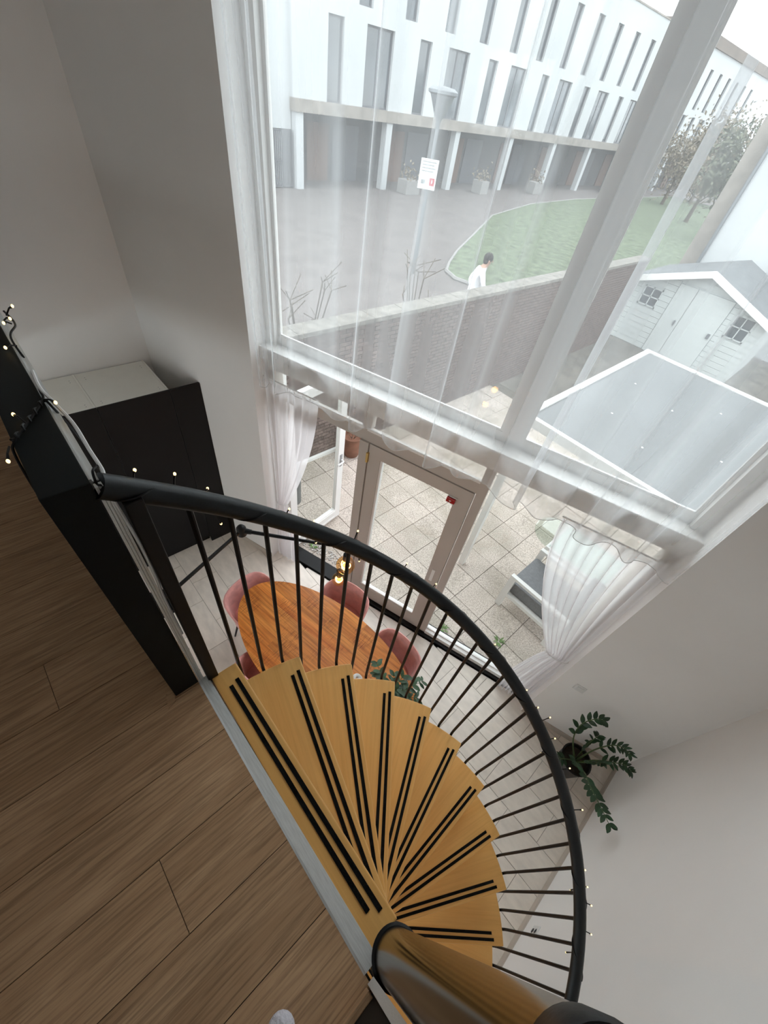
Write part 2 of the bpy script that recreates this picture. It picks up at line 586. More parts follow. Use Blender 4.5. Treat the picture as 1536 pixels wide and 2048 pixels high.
# ------------------------------------------------------------------ main dimensions (metres)
F = 2.85                    # upper floor level
XL, XR = -4.16, 1.27        # side walls
YB = -4.6                   # back wall
ZC = 5.45                   # ceiling
TH = radians(17.9)          # the window wall stands askew to the house
UX, UY = cos(TH), sin(TH)
C0 = (-4.274, 0.95)
def W(u, n, z):             # along the window wall, outward, up
    return (C0[0] + u * UX - n * UY, C0[1] + u * UY + n * UX, z)
U_L, U_R = 1.47, 4.83       # window opening
def wall_y(x, n=0.0):       # y of the inner face of the window wall at x
    return C0[1] + n / UX + (x - C0[0]) * math.tan(TH)
NRM = (-UY, UX)
WC = C0[0] * NRM[0] + C0[1] * NRM[1]

# ================================================================== SETTING
def struct(o):
    o['kind'] = 'structure'
    return o

# ---- lower floor with its tiles
fl = struct(link('floor', MB().prism([(XL, YB), (XR, YB), (XR, wall_y(XR, 0.2)), (XL, wall_y(XL, 0.2))], -0.2, -0.006).mesh('floor', 'grout')))
room_poly = None
TW, TL = 0.2925, 0.59
row = 0
y = 0.455 - TW * 3
while y < 2.9:
    x = -3.07 - 3 * TL + (0.275 if row % 2 == 0 else 0.0)
    while x < XR:
        g = 0.0022
        poly = [(x + g, y + g), (x + TL - g, y + g), (x + TL - g, y + TW - g), (x + g, y + TW - g)]
        poly = clip(poly, -1, 0, -XL)
        if poly:
            poly = clip(poly, 1, 0, XR)
        if poly:
            poly = clip(poly, NRM[0], NRM[1], WC + 0.12)
        if len(poly) > 2 and area(poly) > 0.002:
            part('tile', MB().prism(poly, -0.006, 0.0), 'floor_tile', fl, world=False)
        x += TL
    y += TW
    row += 1
poly = [(XL, YB), (XR, YB), (XR, 0.455 - TW * 3), (XL, 0.455 - TW * 3)]
part('tile_field', MB().prism(poly, -0.006, 0.0), 'floor_tile', fl, world=False)

# ---- walls and ceiling
struct(link('wall_left', MB().box(XL - 0.2, XL, YB, 1.3, -0.1, ZC).mesh('wall_left', 'wall_paint')))
struct(link('wall_right', MB().box(XR, XR + 0.2, YB, 3.0, -0.1, ZC).mesh('wall_right', 'wall_paint')))
wb = MB()
REAR_ADDED = [(-3.4, 0.4, 0.95, 2.25), (-2.2, -1.0, 3.9, 4.9)]        # unseen windows behind the camera, added on each storey to brighten the room
zz0 = -0.1
for (xa, xb, za, zb) in REAR_ADDED:
    wb.box(XL - 0.2, XR + 0.2, YB - 0.2, YB, zz0, za).box(XL - 0.2, xa, YB - 0.2, YB, za, zb).box(xb, XR + 0.2, YB - 0.2, YB, za, zb)
    zz0 = zb
wb.box(XL - 0.2, XR + 0.2, YB - 0.2, YB, zz0, ZC)
struct(link('wall_back', wb.mesh('wall_back', 'wall_paint')))
struct(link('ceiling', MB().prism([(XL - 0.2, YB - 0.2), (XR + 0.2, YB - 0.2), (XR + 0.2, wall_y(XR + 0.2, 0.35)), (XL - 0.2, wall_y(XL - 0.2, 0.35))], ZC, ZC + 0.25).mesh('ceiling', 'ceiling_paint')))
ul, ur = (XL - C0[0]) / UX, (XR - C0[0]) / UX
mb = MB()
mb.box(ul - 0.25, U_L, 0, 0.32, -0.3, ZC, W)
mb.box(U_R, ur + 0.3, 0, 0.32, -0.3, ZC, W)
mb.box(U_L, U_R, 0, 0.32, 5.22, ZC, W)
mb.box(U_L, U_R, 0.06, 0.32, -0.3, -0.006, W)
struct(link('wall_front', mb.mesh('wall_front', 'wall_paint')))
mb = MB()
mb.box(ul, U_L - 0.01, -0.012, 0, 0, 0.07, W)
mb.box(U_R + 0.01, ur, -0.012, 0, 0, 0.07, W)
struct(link('baseboard_front', mb.mesh('baseboard_front', 'skirting_tile')))
struct(link('baseboard_right', MB().box(XR - 0.012, XR, -0.5, 2.70, 0, 0.075).mesh('baseboard_right', 'skirting_tile')))

# ---- upper floor slab, planks and its aluminium nosing
slab = struct(link('floor_upper', MB().box(XL, XR, YB, 0.012, 2.50, F - 0.014).mesh('floor_upper', 'wall_paint')))
part('underlay', MB().box(XL, XR, YB, 0.012, F - 0.014, F - 0.012), 'rubber', slab, world=False)
PW = 0.18
plank_cache = {}
random.seed(21)
for k in range(-18, 8):
    x0 = -1.019 + PW * k
    x1 = x0 + PW
    if x1 < XL + 0.02 or x0 > XR - 0.02:
        continue
    x0, x1 = max(x0, XL), min(x1, XR)
    if k == 4:
        cuts = [-0.262]
    elif k == 0:
        cuts = [-0.348]
    else:
        cuts = [-1.05 - random.random() * 0.75]
    ys = [0.012] + cuts
    while ys[-1] > -2.6:
        ys.append(ys[-1] - 1.38)
    ys.append(YB)
    for a, b in zip(ys[1:], ys[:-1]):
        if b - a < 0.02:
            continue
        key = (round(x1 - x0, 3), round(b - a, 3))
        if key not in plank_cache:
            plank_cache[key] = MB().box(0.0009, x1 - x0 - 0.0009, 0.0009, b - a - 0.0009, 0, 0.012).mesh('plank', 'oak_laminate')
        link('plank', plank_cache[key], slab, (x0, a, F - 0.012))
mb = MB()
mb.add([(-0.667, 0.008, F), (0.215, 0.008, F), (0.215, 0.014, F + 0.004), (-0.667, 0.014, F + 0.004), (-0.667, 0.040, F + 0.003), (0.215, 0.052, F + 0.003),
        (-0.667, 0.043, F - 0.02), (0.215, 0.055, F - 0.02), (-0.667, 0.008, F - 0.02), (0.215, 0.008, F - 0.02)],
       [(0, 1, 2, 3), (3, 2, 5, 4), (4, 5, 7, 6), (6, 7, 9, 8), (8, 9, 1, 0), (0, 3, 4, 6, 8), (1, 9, 7, 5, 2)])
struct(link('trim_1', mb.mesh('trim_1', 'aluminium')))

# ================================================================== WINDOWS AND DOORS
NF0, NF1 = 0.19, 0.25
win1 = tag(struct(link('window_1', None, None, W(U_L, 0.2, 2.66))), 'tall white-framed upper window divided by a thick mullion')
def wpart(name, boxes, m, parent, bevel=0.0):
    mb = MB()
    for bx in boxes:
        mb.box(*bx, W)
    return part(name, mb, m, parent, bevel=bevel)
NU0, NU1 = 0.232, 0.262
wpart('frame', [(U_L, U_L + 0.085, NU0 - 0.04, NU1 + 0.03, 2.66, 5.22), (U_R - 0.085, U_R, NU0 - 0.04, NU1 + 0.03, 2.66, 5.22), (U_L + 0.085, U_R - 0.085, NU0, NU1, 2.66, 2.80), (U_L + 0.085, U_R - 0.085, NU0, NU1, 5.12, 5.22)], 'frame_white', win1)
wpart('mullion', [(3.50, 3.63, NU0 - 0.04, NU1, 2.80, 5.12)], 'frame_white', win1)
for a, b in ((U_L + 0.085, 3.50), (3.63, U_R - 0.085)):
    wpart('glazing_bead', [(a, b, NU0 + 0.004, NU1 - 0.012, 2.80, 2.815), (a, a + 0.025, NU0 + 0.004, NU1 - 0.012, 2.815, 5.12), (b - 0.025, b, NU0 + 0.004, NU1 - 0.012, 2.815, 5.12)], 'frame_white', win1)
    wpart('pane', [(a + 0.02, b - 0.02, NU1 - 0.012, NU1 - 0.006, 2.79, 5.12)], 'pane', win1)
wpart('sill_beam', [(U_L, U_R, 0.10, NU0, 2.627, 2.729), (U_L, U_R, NF0 - 0.03, NU1, 2.53, 2.627)], 'frame_white', win1, bevel=0.004)

win2 = tag(struct(link('window_2', None, None, W(U_L, 0.2, 0))), 'white garden frame with a fixed glass pane beside two doors')
wpart('frame', [(U_L, 1.555, NF0 - 0.03, NF1 + 0.02, 0.03, 2.53), (4.75, U_R, NF0 - 0.03, NF1 + 0.02, 0.03, 2.53), (1.555, 3.55, NF0, NF0 + 0.030, 2.245, 2.375), (2.445, 2.53, NF0 - 0.02, NF1 + 0.02, 0.03, 2.245), (3.50, 3.575, NF0 - 0.01, NF1, 0.03, 2.53)], 'frame_cream', win2)
wpart('transom_bead', [(1.56, 2.47, NF0 - 0.012, NF0, 2.355, 2.385), (2.50, 3.50, NF0 - 0.012, NF0, 2.355, 2.385)], 'frame_white', win2)
wpart('transom_post', [(2.445, 2.53, NF0, NF1, 2.375, 2.53)], 'frame_cream', win2)
wpart('transom_pane', [(1.555, 2.445, NF0 + 0.018, NF0 + 0.026, 2.37, 2.53)], 'pane', win2)
wpart('transom_pane', [(2.53, 3.50, NF0 + 0.018, NF0 + 0.026, 2.37, 2.53)], 'pane', win2)
wpart('bottom_rail', [(3.575, 4.75, NF0 - 0.02, NF0 + 0.02, 0.03, 0.085), (3.575, 4.75, NF0 + 0.02, NF1 + 0.03, 0.03, 0.06)], 'frame_white', win2)
wpart('bottom_bead', [(3.575, 4.75, NF0 + 0.02, NF1 - 0.02, 0.06, 0.10)], 'frame_white', win2)
wpart('fixed_pane', [(3.575, 4.75, NF1 - 0.03, NF1 - 0.022, 0.08, 2.53)], 'pane', win2)
wpart('threshold', [(U_L, U_R, 0.135, NF1 + 0.06, -0.006, 0.03)], 'black_panel', win2)
wpart('outer_jamb', [(U_L + 0.03, U_L + 0.06, NF1, NF1 + 0.09, 0.03, 2.45)], 'frame_white', win2)

door2 = tag(struct(link('door_2', None, None, W(2.53, 0.2, 0))), 'closed cream garden door with one tall glass pane')
wpart('leaf_frame', [(2.54, 2.655, NF0 - 0.01, NF1 - 0.005, 0.04, 2.24), (3.36, 3.49, NF0 - 0.01, NF1 - 0.005, 0.04, 2.24), (2.655, 3.36, NF0 - 0.01, NF1 - 0.005, 2.12, 2.24), (2.655, 3.36, NF0 - 0.01, NF1 - 0.005, 0.04, 0.22)], 'frame_cream', door2)
wpart('glazing_bead', [(2.655, 2.675, NF0, NF1 - 0.02, 0.22, 2.12), (2.675, 3.36, NF0, NF1 - 0.02, 0.22, 0.245)], 'frame_white', door2)
wpart('pane', [(2.66, 3.355, NF1 - 0.035, NF1 - 0.028, 0.225, 2.115)], 'pane', door2)
wpart('hinge', [(2.525, 2.545, NF0 - 0.03, NF0 - 0.005, 2.05, 2.15)], 'brass', door2)
wpart('handle_plate', [(3.40, 3.43, NF0 - 0.018, NF0 - 0.01, 0.98, 1.16)], 'frame_white', door2)

LA = radians(81.5)
HU, HN = 1.585, 0.23
def Wleaf(a, t, z):
    return W(HU + a * cos(LA) - t * sin(LA), HN + a * sin(LA) + t * cos(LA), z)
door1 = tag(struct(link('door_1', None, None, W(HU, HN, 0.04))), 'white glazed garden door standing open outwards')
LWID = 0.86
mb = MB()
for bx in ((0, 0.095, -0.028, 0.028, 0.04, 2.235), (LWID - 0.095, LWID, -0.028, 0.028, 0.04, 2.235), (0.095, LWID - 0.095, -0.028, 0.028, 2.13, 2.235), (0.095, LWID - 0.095, -0.028, 0.028, 0.04, 0.21)):
    mb.box(*bx, Wleaf)
part('leaf_frame', mb, 'frame_white', door1)
mb = MB().box(0.095, LWID - 0.095, -0.036, 0.036, 0.165, 0.19, Wleaf).box(0.095, LWID - 0.095, -0.034, 0.034, 0.07, 0.085, Wleaf)
part('drip_moulding', mb, 'frame_white', door1)
part('pane', MB().box(0.09, LWID - 0.09, -0.004, 0.004, 0.205, 2.135, Wleaf), 'pane', door1)
hp = part('handle_plate', MB().box(LWID - 0.065, LWID - 0.03, -0.036, -0.028, 0.98, 1.16, Wleaf), 'plastic_grey', door1)
pts = [Wleaf(LWID - 0.047, -0.03, 1.08), Wleaf(LWID - 0.047, -0.075, 1.08), Wleaf(LWID - 0.06, -0.08, 1.08), Wleaf(LWID - 0.15, -0.08, 1.075)]
part('handle', MB().tube(pts, 0.010, 8), 'plastic_white', hp, smooth=True)

for k, (xa, xb, za, zb) in enumerate(REAR_ADDED):  # frames and panes of the added daylight windows, out of view
    wr = tag(struct(link('window_%d' % (3 + k), None, None, (xa, YB - 0.1, za))), ('rear window of the lower storey', 'rear window of the upper storey')[k])
    mb = MB()
    for bx in ((xa, xb, za, za + 0.06), (xa, xb, zb - 0.06, zb), (xa, xa + 0.06, za, zb), (xb - 0.06, xb, za, zb), ((xa + xb) / 2 - 0.04, (xa + xb) / 2 + 0.04, za, zb)):
        mb.box(bx[0], bx[1], YB - 0.14, YB - 0.08, bx[2], bx[3])
    part('frame', mb, 'frame_white', wr)
    part('pane', MB().box(xa + 0.05, xb - 0.05, YB - 0.115, YB - 0.108, za + 0.05, zb - 0.05), 'pane', wr)

# ================================================================== SPIRAL STAIRCASE
SC = (0.243, 0.070)
SR, SH, SD = 0.894, 0.1909, 14.92
CC = (0.246, 0.086)          # column axis
st = thing('spiral_staircase', 'beech spiral staircase winding down, black curved handrail with thin balusters', 'staircase', (SC[0], SC[1], 0))
NO = 0.064
for i in range(15):
    ph = radians(180 - SD * i)
    d = (cos(ph), sin(ph)); c = (sin(ph), -cos(ph))
    ph0 = radians(180 - SD * (i - 1))
    # local frame: x outward, y towards the nosing
    a_nose = asin(NO / SR)
    if i == 0:
        yr = -0.024
        pts = [(0.045, NO)] + [(SR * cos(t), SR * sin(t)) for t in [a_nose + (asin(yr / SR) - a_nose) * k / 6 for k in range(7)]] + [(0.045, yr)]
    else:
        a_rear = asin(0.030 / SR) - radians(SD)
        pts = [(0.02, NO)] + [(SR * cos(t), SR * sin(t)) for t in [a_nose + (a_rear - a_nose) * k / 10 for k in range(11)]]
        q = radians(SD)
        rx, ry = 0.02, 0.030
        pts += [(rx * cos(q) + ry * sin(q), -rx * sin(q) + ry * cos(q))]
    zt = F - SH * i
    tr = link('tread', MB().prism(pts, -0.042, 0).mesh('tread', 'beech_tread', bevel=0.004), st)
    # mesh x axis -> d, y axis -> c (a reflection of a plain turn), so give the mesh its turned vertices
    for v in tr.data.vertices:
        x, y_ = v.co.x, v.co.y
        v.co.x, v.co.y = x, -y_
    tr.data.flip_normals()
    tr.location = (0, 0, zt)
    tr.rotation_euler = (0, 0, ph)
    x0, x1 = (0.10, SR - 0.055)
    if i == 0:
        x0 = 0.085
    for k, (ya, yb) in enumerate(((NO - 0.030, NO - 0.017), (NO - 0.056, NO - 0.043))):
        xs = x0 + (0.02 if k else 0)
        g = MB().prism([(xs, -ya), (x1 - 0.01 * k, -ya), (x1 - 0.01 * k, -yb), (xs, -yb)], 0, 0.0025)
        for q in range(3):
            yy = ya + (yb - ya) * (q + 0.5) / 3
            g.prism([(xs, -yy - 0.0012), (x1 - 0.01 * k, -yy - 0.0012), (x1 - 0.01 * k, -yy + 0.0012), (xs, -yy + 0.0012)], 0.0025, 0.0034)
        link('grip_strip', g.mesh('grip_strip', 'rubber'), tr)
    ed = MB().prism([(0.05, -NO - 0.0006), (SR - 0.008, -NO - 0.0006), (SR - 0.008, -NO + 0.003), (0.05, -NO + 0.003)], -0.038, -0.004)
    link('nosing_edge', ed.mesh('nosing_edge', 'beech_edge'), tr)
col = part('column', MB().lathe([(0.054, 0), (0.054, 3.795)], 48, (CC[0], CC[1], 0.0)), 'steel_mirror', st, smooth=True)
part('cap', MB().lathe([(0.056, 3.79), (0.056, 3.825), (0.052, 3.832), (0.001, 3.833)], 40, (CC[0], CC[1], 0)), 'rail_metal', col, smooth=True)
part('collar', MB().lathe([(0.062, F - 0.05), (0.062, F + 0.004), (0.056, F + 0.010)], 40, (CC[0], CC[1], 0)), 'black_metal', col, smooth=True)
RR = 0.921
def rail_z(t):
    return 3.606 + 0.0129 * (t - 172.4)
def pol(t, r, z):
    return (SC[0] + r * cos(radians(t)), SC[1] + r * sin(radians(t)), z)
pts = [pol(t, RR, rail_z(t)) for t in [183.4 - 2.0 * k for k in range(104)]]
rail = part('handrail', MB().tube(pts, 0.0245, 16), 'rail_metal', st, smooth=True)
pts = [pol(t, RR - 0.002, rail_z(t) - 0.026) for t in [178 - 2.0 * k for k in range(100)]]
part('under_bar', MB().tube(pts, 0.006, 6), 'black_metal', rail, smooth=True)
for k in range(40):
    t = 175.2 - 4.973 * k
    i = max(1, math.ceil((176.1 - t) / SD - 0.001))
    if i > 14:
        break
    zb = F - SH * i - 0.022
    p = [pol(t, RR, rail_z(t) - 0.02), pol(t, 0.917, zb + 0.035), pol(t, 0.912, zb + 0.008), pol(t, 0.902, zb), pol(t, SR - 0.012, zb)]
    part('baluster', MB().tube(p, 0.0068, 8), 'black_metal', st, smooth=True)
part('newel_post', MB().box(-0.680, -0.645, 0.036, 0.070, 2.52, 3.71), 'black_metal', st, bevel=0.003)
part('post_bracket', MB().box(-0.70, -0.60, 0.012, 0.075, 2.60, 2.62), 'black_metal', st)

# ================================================================== PARAPETS, ALUMINIUM RAILS
PT = 3.769
pa = thing('parapet', 'black panel parapet wound with string lights beside the cabinet wall', 'parapet', (-2.4, -0.03, F))
part('panel', MB().box(XL, -0.664, -0.066, 0.008, F, PT), 'parapet_black', pa, bevel=0.002)
pa2 = thing('parapet', 'short black parapet end behind the steel stair column', 'parapet', (0.75, -0.03, F))
part('panel', MB().box(0.247, XR, -0.066, 0.008, F, PT), 'parapet_black', pa2, bevel=0.002)
mb = MB().box(0.232, 0.247, -0.083, 0.002, F, F + 0.05).box(0.247, XR, -0.083, -0.066, F, F + 0.05)
sk = part('skirting', mb, 'oak_laminate', pa2, bevel=0.002)

def alu_vertical(name, label, x, y0, y1):
    t = thing(name, label, 'rail', (x, (y0 + y1) / 2, F + 0.004))
    part('profile', MB().box(x - 0.006, x + 0.002, y0, y1, F + 0.004, PT - 0.012).box(x + 0.002, x + 0.007, y0, y0 + 0.005, F + 0.004, PT - 0.012).box(x + 0.002, x + 0.007, y1 - 0.005, y1, F + 0.004, PT - 0.012).box(x + 0.002, x + 0.005, (y0 + y1) / 2 - 0.002, (y0 + y1) / 2 + 0.002, F + 0.004, PT - 0.012), 'aluminium', t)
    for k in range(6):
        zc = F + 0.07 + k * 0.16
        part('groove', MB().box(x + 0.002, x + 0.0024, (y0 + y1) / 2 - 0.0045, (y0 + y1) / 2 - 0.0025, F + 0.004, PT - 0.012), 'plastic_grey', t) if k == 0 else None
        part('screw', MB().box(x + 0.002, x + 0.0055, (y0 + y1) / 2 + 0.004, (y0 + y1) / 2 + 0.009, zc, zc + 0.006), 'black_metal', t)
    return t
alu_vertical('aluminium_rail', 'upright aluminium rail with screw holes on the near end of the long parapet', -0.668, 0.0105, 0.027)
t = alu_vertical('aluminium_rail', 'upright aluminium rail next to the steel column', 0.236, 0.006, 0.024)
t = thing('aluminium_rail', 'long aluminium rail along the top edge of the black parapet', 'rail', (-2.4, 0.02, PT - 0.03))
part('profile', MB().box(XL, -0.680, 0.008, 0.012, PT - 0.045, PT - 0.006).box(XL, -0.680, 0.012, 0.024, PT - 0.045, PT - 0.042).box(XL, -0.680, 0.012, 0.022, PT - 0.014, PT - 0.011), 'aluminium', t)

sc_ = thing('veneer_chip', 'lifted triangular veneer chip at the foot of the long parapet', 'chip', (-0.655, -0.085, F))
part('flap', MB().add([(-0.668, -0.068, F + 0.0005), (-0.650, -0.072, F + 0.0005), (-0.640, -0.100, F + 0.0005), (-0.690, -0.088, F + 0.0005), (-0.668, -0.068, F + 0.002), (-0.650, -0.072, F + 0.005), (-0.640, -0.100, F + 0.002), (-0.690, -0.088, F + 0.002)], [(0, 3, 2, 1), (4, 5, 6, 7), (0, 1, 5, 4), (1, 2, 6, 5), (2, 3, 7, 6), (3, 0, 4, 7)]), 'oak_laminate', sc_)

# ================================================================== CABINETS
CXF, CXB, CZT = -3.53, XL + 0.015, 2.163
def tall_cabinet(y0, y1, label):
    t = thing('tall_cabinet', label, 'cabinet', ((CXF + CXB) / 2, (y0 + y1) / 2, 0), group='tall black-fronted cabinets against the wall')
    mb = MB()
    s = 0.018
    mb.box(CXB, CXF - 0.02, y0 + 0.001, y0 + s, 0.08, CZT).box(CXB, CXF - 0.02, y1 - s, y1 - 0.001, 0.08, CZT)
    mb.box(CXB, CXF - 0.02, y0 + s, y1 - s, CZT - 0.020, CZT - 0.004).box(CXB, CXB + 0.01, y0 + s, y1 - s, 0.08, CZT - 0.02).box(CXB, CXF - 0.02, y0 + s, y1 - s, 0.08, 0.1)
    body = part('body', mb, 'cabinet_white', t)
    for xx in (CXB + 0.09, CXF - 0.10):
        for yy in (y0 + 0.06, y1 - 0.06):
            for q in range(2):
                part('dowel_hole', MB().lathe([(0.004, CZT - 0.0045), (0.004, CZT - 0.0035)], 8, (xx + q * 0.032, yy, 0)), 'plastic_grey', body)
    part('door', MB().box(CXF - 0.02, CXF, y0 + 0.0015, y1 - 0.0015, 0.1, CZT), 'black_panel', t, bevel=0.001)
    part('plinth', MB().box(CXF - 0.08, CXF - 0.06, y0, y1, 0.0, 0.1), 'black_panel', t)
tall_cabinet(-0.87, -0.27, 'tall cabinet under the upper floor edge, farthest from the window')
tall_cabinet(-0.27, 0.332, 'tall cabinet with black door and white top, half hidden by the parapet')
tall_cabinet(0.332, 0.915, 'tall cabinet with black door and white top, nearest the window wall')
fp = thing('filler_panel', 'black filler panel closing the gap between cabinet and window wall', 'panel', (CXF, 1.03, 0))
part('panel', MB().prism([(CXF - 0.02, 0.917), (CXF, 0.917), (CXF, wall_y(CXF) - 0.002), (CXF - 0.02, wall_y(CXF - 0.02) - 0.002)], 0, CZT), 'black_panel', fp)
bx = thing('storage_box', 'flat black box on the floor tiles behind the railing post', 'box', (-2.98, 0.0, 0))
part('body', MB().box(-3.13, -2.83, -0.16, 0.175, 0, 0.06), 'black_panel', bx, bevel=0.006)
part('lid', MB().box(-3.135, -2.825, -0.165, 0.18, 0.06, 0.075), 'black_panel', bx, bevel=0.004)

# ================================================================== DINING TABLE
TC, TA, TB_, TR = (-1.184, 0.954), 0.992, 0.487, radians(10.5)
tb = thing('dining_table', 'oval dining table with warm reddish wooden plank top below the stairs', 'table', (TC[0], TC[1], 0), TR)
ell = [(TA * cos(2 * pi * k / 72), TB_ * sin(2 * pi * k / 72)) for k in range(72)]
cuts = [-0.5, -0.40, -0.27, -0.17, -0.05, 0.06, 0.17, 0.29, 0.39, 0.5]
random.seed(5)
for a, b in zip(cuts[:-1], cuts[1:]):
    xc = random.uniform(-0.45, 0.45)
    for lo, hi in ((-1.1, xc), (xc, 1.1)):
        p = clip(clip(clip(clip(ell, 0, -1, -(a + 0.0004)), 0, 1, b - 0.0004), -1, 0, -(lo + 0.0003)), 1, 0, hi - 0.0003)
        if area(p) > 0.002:
            part('top_plank', MB().prism(p, 0.722, 0.76 + random.uniform(-0.0004, 0.0004)), 'mango_wood', tb, world=False)
for sx in (-1, 1):
    for sy in (-1, 1):
        part('leg', MB().tube([(sx * 0.40, sy * 0.16, 0.72), (sx * 0.62, sy * 0.26, 0.0)], 0.02, 8), 'black_metal', tb, world=False)
part('underframe', MB().box(-0.45, 0.45, -0.18, 0.18, 0.70, 0.722), 'black_metal', tb, world=False)

# ---- velvet tub chairs
def make_chair(label, loc, rz):
    t = thing('dining_chair', label, 'chair', loc, rz, group='pink velvet tub chairs around the oval table')
    # shell: back at local -y
    na, rows_o, rows_i = 29, [], []
    def sect(a, h):
        x, y = sin(a), -cos(a)
        r = 0.215 + 0.045 * h
        e = 4.0
        k = (abs(x) ** e + abs(y) ** e) ** (-1 / e)
        return x * k * r * 1.02, y * k * r + 0.02
    vs = []
    mb = MB()
    outer, inner = [], []
    for j in range(7):
        h = j / 6
        ro, ri = [], []
        for q in range(na):
            a = radians(-128 + 256 * q / (na - 1))
            s = min(1, abs(a) / radians(128))
            top = 0.815 - 0.225 * (3 * s * s - 2 * s ** 3)
            z = 0.40 + (top - 0.40) * h
            x, y = sect(a, h)
            ro.append((x, y, z))
            ri.append((x * 0.90, (y - 0.02) * 0.90 + 0.02, z - 0.004 * h))
        outer.append(ro); inner.append(ri)
    rows = outer + [[((o[0] + i_[0]) / 2, (o[1] + i_[1]) / 2, o[2] + 0.012) for o, i_ in zip(outer[-1], inner[-1])]] + inner[::-1]
    mb.grid(rows)
    part('shell', mb, 'velvet', t, smooth=True, world=False)
    def seat_ring(k, z):
        return [(cos(q) * 0.235 * k * (1 + 0.12 * abs(sin(2 * q))), 0.02 + sin(q) * 0.235 * k * (1 + 0.12 * abs(sin(2 * q))), z) for q in [2 * pi * n_ / 28 for n_ in range(28)]]
    mb = MB()
    mb.grid([seat_ring(0.02, 0.39), seat_ring(0.92, 0.39), seat_ring(0.97, 0.42), seat_ring(0.95, 0.46), seat_ring(0.85, 0.478), seat_ring(0.4, 0.485), seat_ring(0.02, 0.486)], close=True)
    part('seat', mb, 'velvet', t, smooth=True, world=False)
    for sx in (-1, 1):
        for sy in (-1, 1):
            part('leg', MB().tube([(sx * 0.15, sy * 0.14 + 0.02, 0.40), (sx * 0.21, sy * 0.21 + 0.02, 0.0)], [0.014, 0.009], 8), 'black_metal', t, world=False)
    return t
make_chair('pink velvet tub chair at the left head of the oval table', (-2.045, 0.775, 0), radians(-90 + 12))
make_chair('pink velvet tub chair by the window below the amber bulbs', (-1.50, 1.375, 0), radians(180 + 20))
make_chair('pink velvet tub chair by the window behind the table plant', (-0.79, 1.40, 0), radians(180 + 2))
make_chair('pink velvet tub chair half hidden under the top stair tread', (-1.40, 0.55, 0), radians(10))

# ---- swing-arm lamp with amber bulbs
sl = thing('swing_arm_lamp', 'black jointed swing-arm lamp with two amber globe bulbs', 'lamp', (-1.24, 0.02, 2.5))
ZA = 2.55
A_, B_, E_ = (-1.238, 0.03, ZA), (-1.415, 0.526, ZA), (-0.989, 0.920, ZA)
part('wall_plate', MB().box(-1.27, -1.205, 0.012, 0.024, ZA - 0.04, ZA + 0.06), 'black_metal', sl, bevel=0.003)
part('arm', MB().tube([A_, B_], 0.0095, 10), 'black_metal', sl, smooth=True)
part('arm', MB().tube([B_, E_], [0.011, 0.0075], 10), 'black_metal', sl, smooth=True)
part('elbow_joint', MB().lathe([(0.012, -0.035), (0.026, -0.03), (0.026, 0.02), (0.016, 0.035), (0.006, 0.04)], 16, B_), 'black_metal', sl, smooth=True)
dv = (Vector(E_) - Vector(B_)).normalized()
part('elbow_sleeve', MB().tube([Vector(B_), Vector(B_) + dv * 0.055], [0.019, 0.013], 12), 'black_metal', sl, smooth=True)
for (dx, dy, dz, r) in ((0, 0, -0.16, 0.055), (-0.035, -0.01, -0.34, 0.042)):
    bx_, by_, bz_ = E_[0] + dx, E_[1] + dy, ZA + dz
    part('cord', MB().tube([(E_[0], E_[1], ZA), (bx_, by_, bz_ + r + 0.045)], 0.0025, 6), 'black_metal', sl)
    so = part('socket', MB().lathe([(0.012, r + 0.05), (0.019, r + 0.045), (0.02, r + 0.0), (0.016, r - 0.012)], 14, (bx_, by_, bz_)), 'black_metal', sl, smooth=True)
    bl = part('bulb', MB().ball((bx_, by_, bz_), r, 20, 14), 'amber_glass', sl, smooth=True, label='amber glass globe bulb')
    fil = [(bx_ + 0.55 * r * cos(q * 0.9) * (1 - abs(q - 7) / 16), by_ + 0.55 * r * sin(q * 0.9) * (1 - abs(q - 7) / 16), bz_ + r * 0.6 - r * 1.1 * q / 14) for q in range(15)]
    part('filament', MB().tube(smoothpath(fil, 3), 0.0022, 5), 'filament', bl)
    ld = bpy.data.lights.new('bulb_light', 'POINT')
    ld.energy = 1.2
    ld.color = (1.0, 0.58, 0.22)
    ld.shadow_soft_size = 0.03
    lo = bpy.data.objects.new('bulb_light', ld)
    COL.objects.link(lo)
    lo.parent = sl
    lo.location = Vector((bx_, by_, bz_)) - Vector(sl.location)

# ---- leaves
def leaf_mesh(name, L, Wd, m, fold=0.15, curl=0.12):
    mb = MB()
    rows = []
    for i in range(6):
        t = i / 5
        wd = Wd * (sin(pi * (t * 0.92 + 0.04)) ** 0.8) * (1 - 0.25 * t)
        z = -curl * L * t * t
        rows.append([(-wd, L * t, z + fold * wd), (0, L * t, z), (wd, L * t, z + fold * wd)])
    mb.grid(rows)
    rows2 = [[(x, y, z - 0.0012) for x, y, z in r] for r in rows]
    mb.grid([r[::-1] for r in rows2])
    return mb.mesh(name, m, smooth=True)
def orient(o, pos, direction, upv):
    y = Vector(direction).normalized()
    z = Vector(upv)
    x = y.cross(z)
    if x.length < 1e-4:
        x = Vector((1, 0, 0))
    x.normalize()
    z = x.cross(y)
    R = Matrix((x, y, z)).transposed()
    o.location = pos
    o.rotation_euler = R.to_euler()

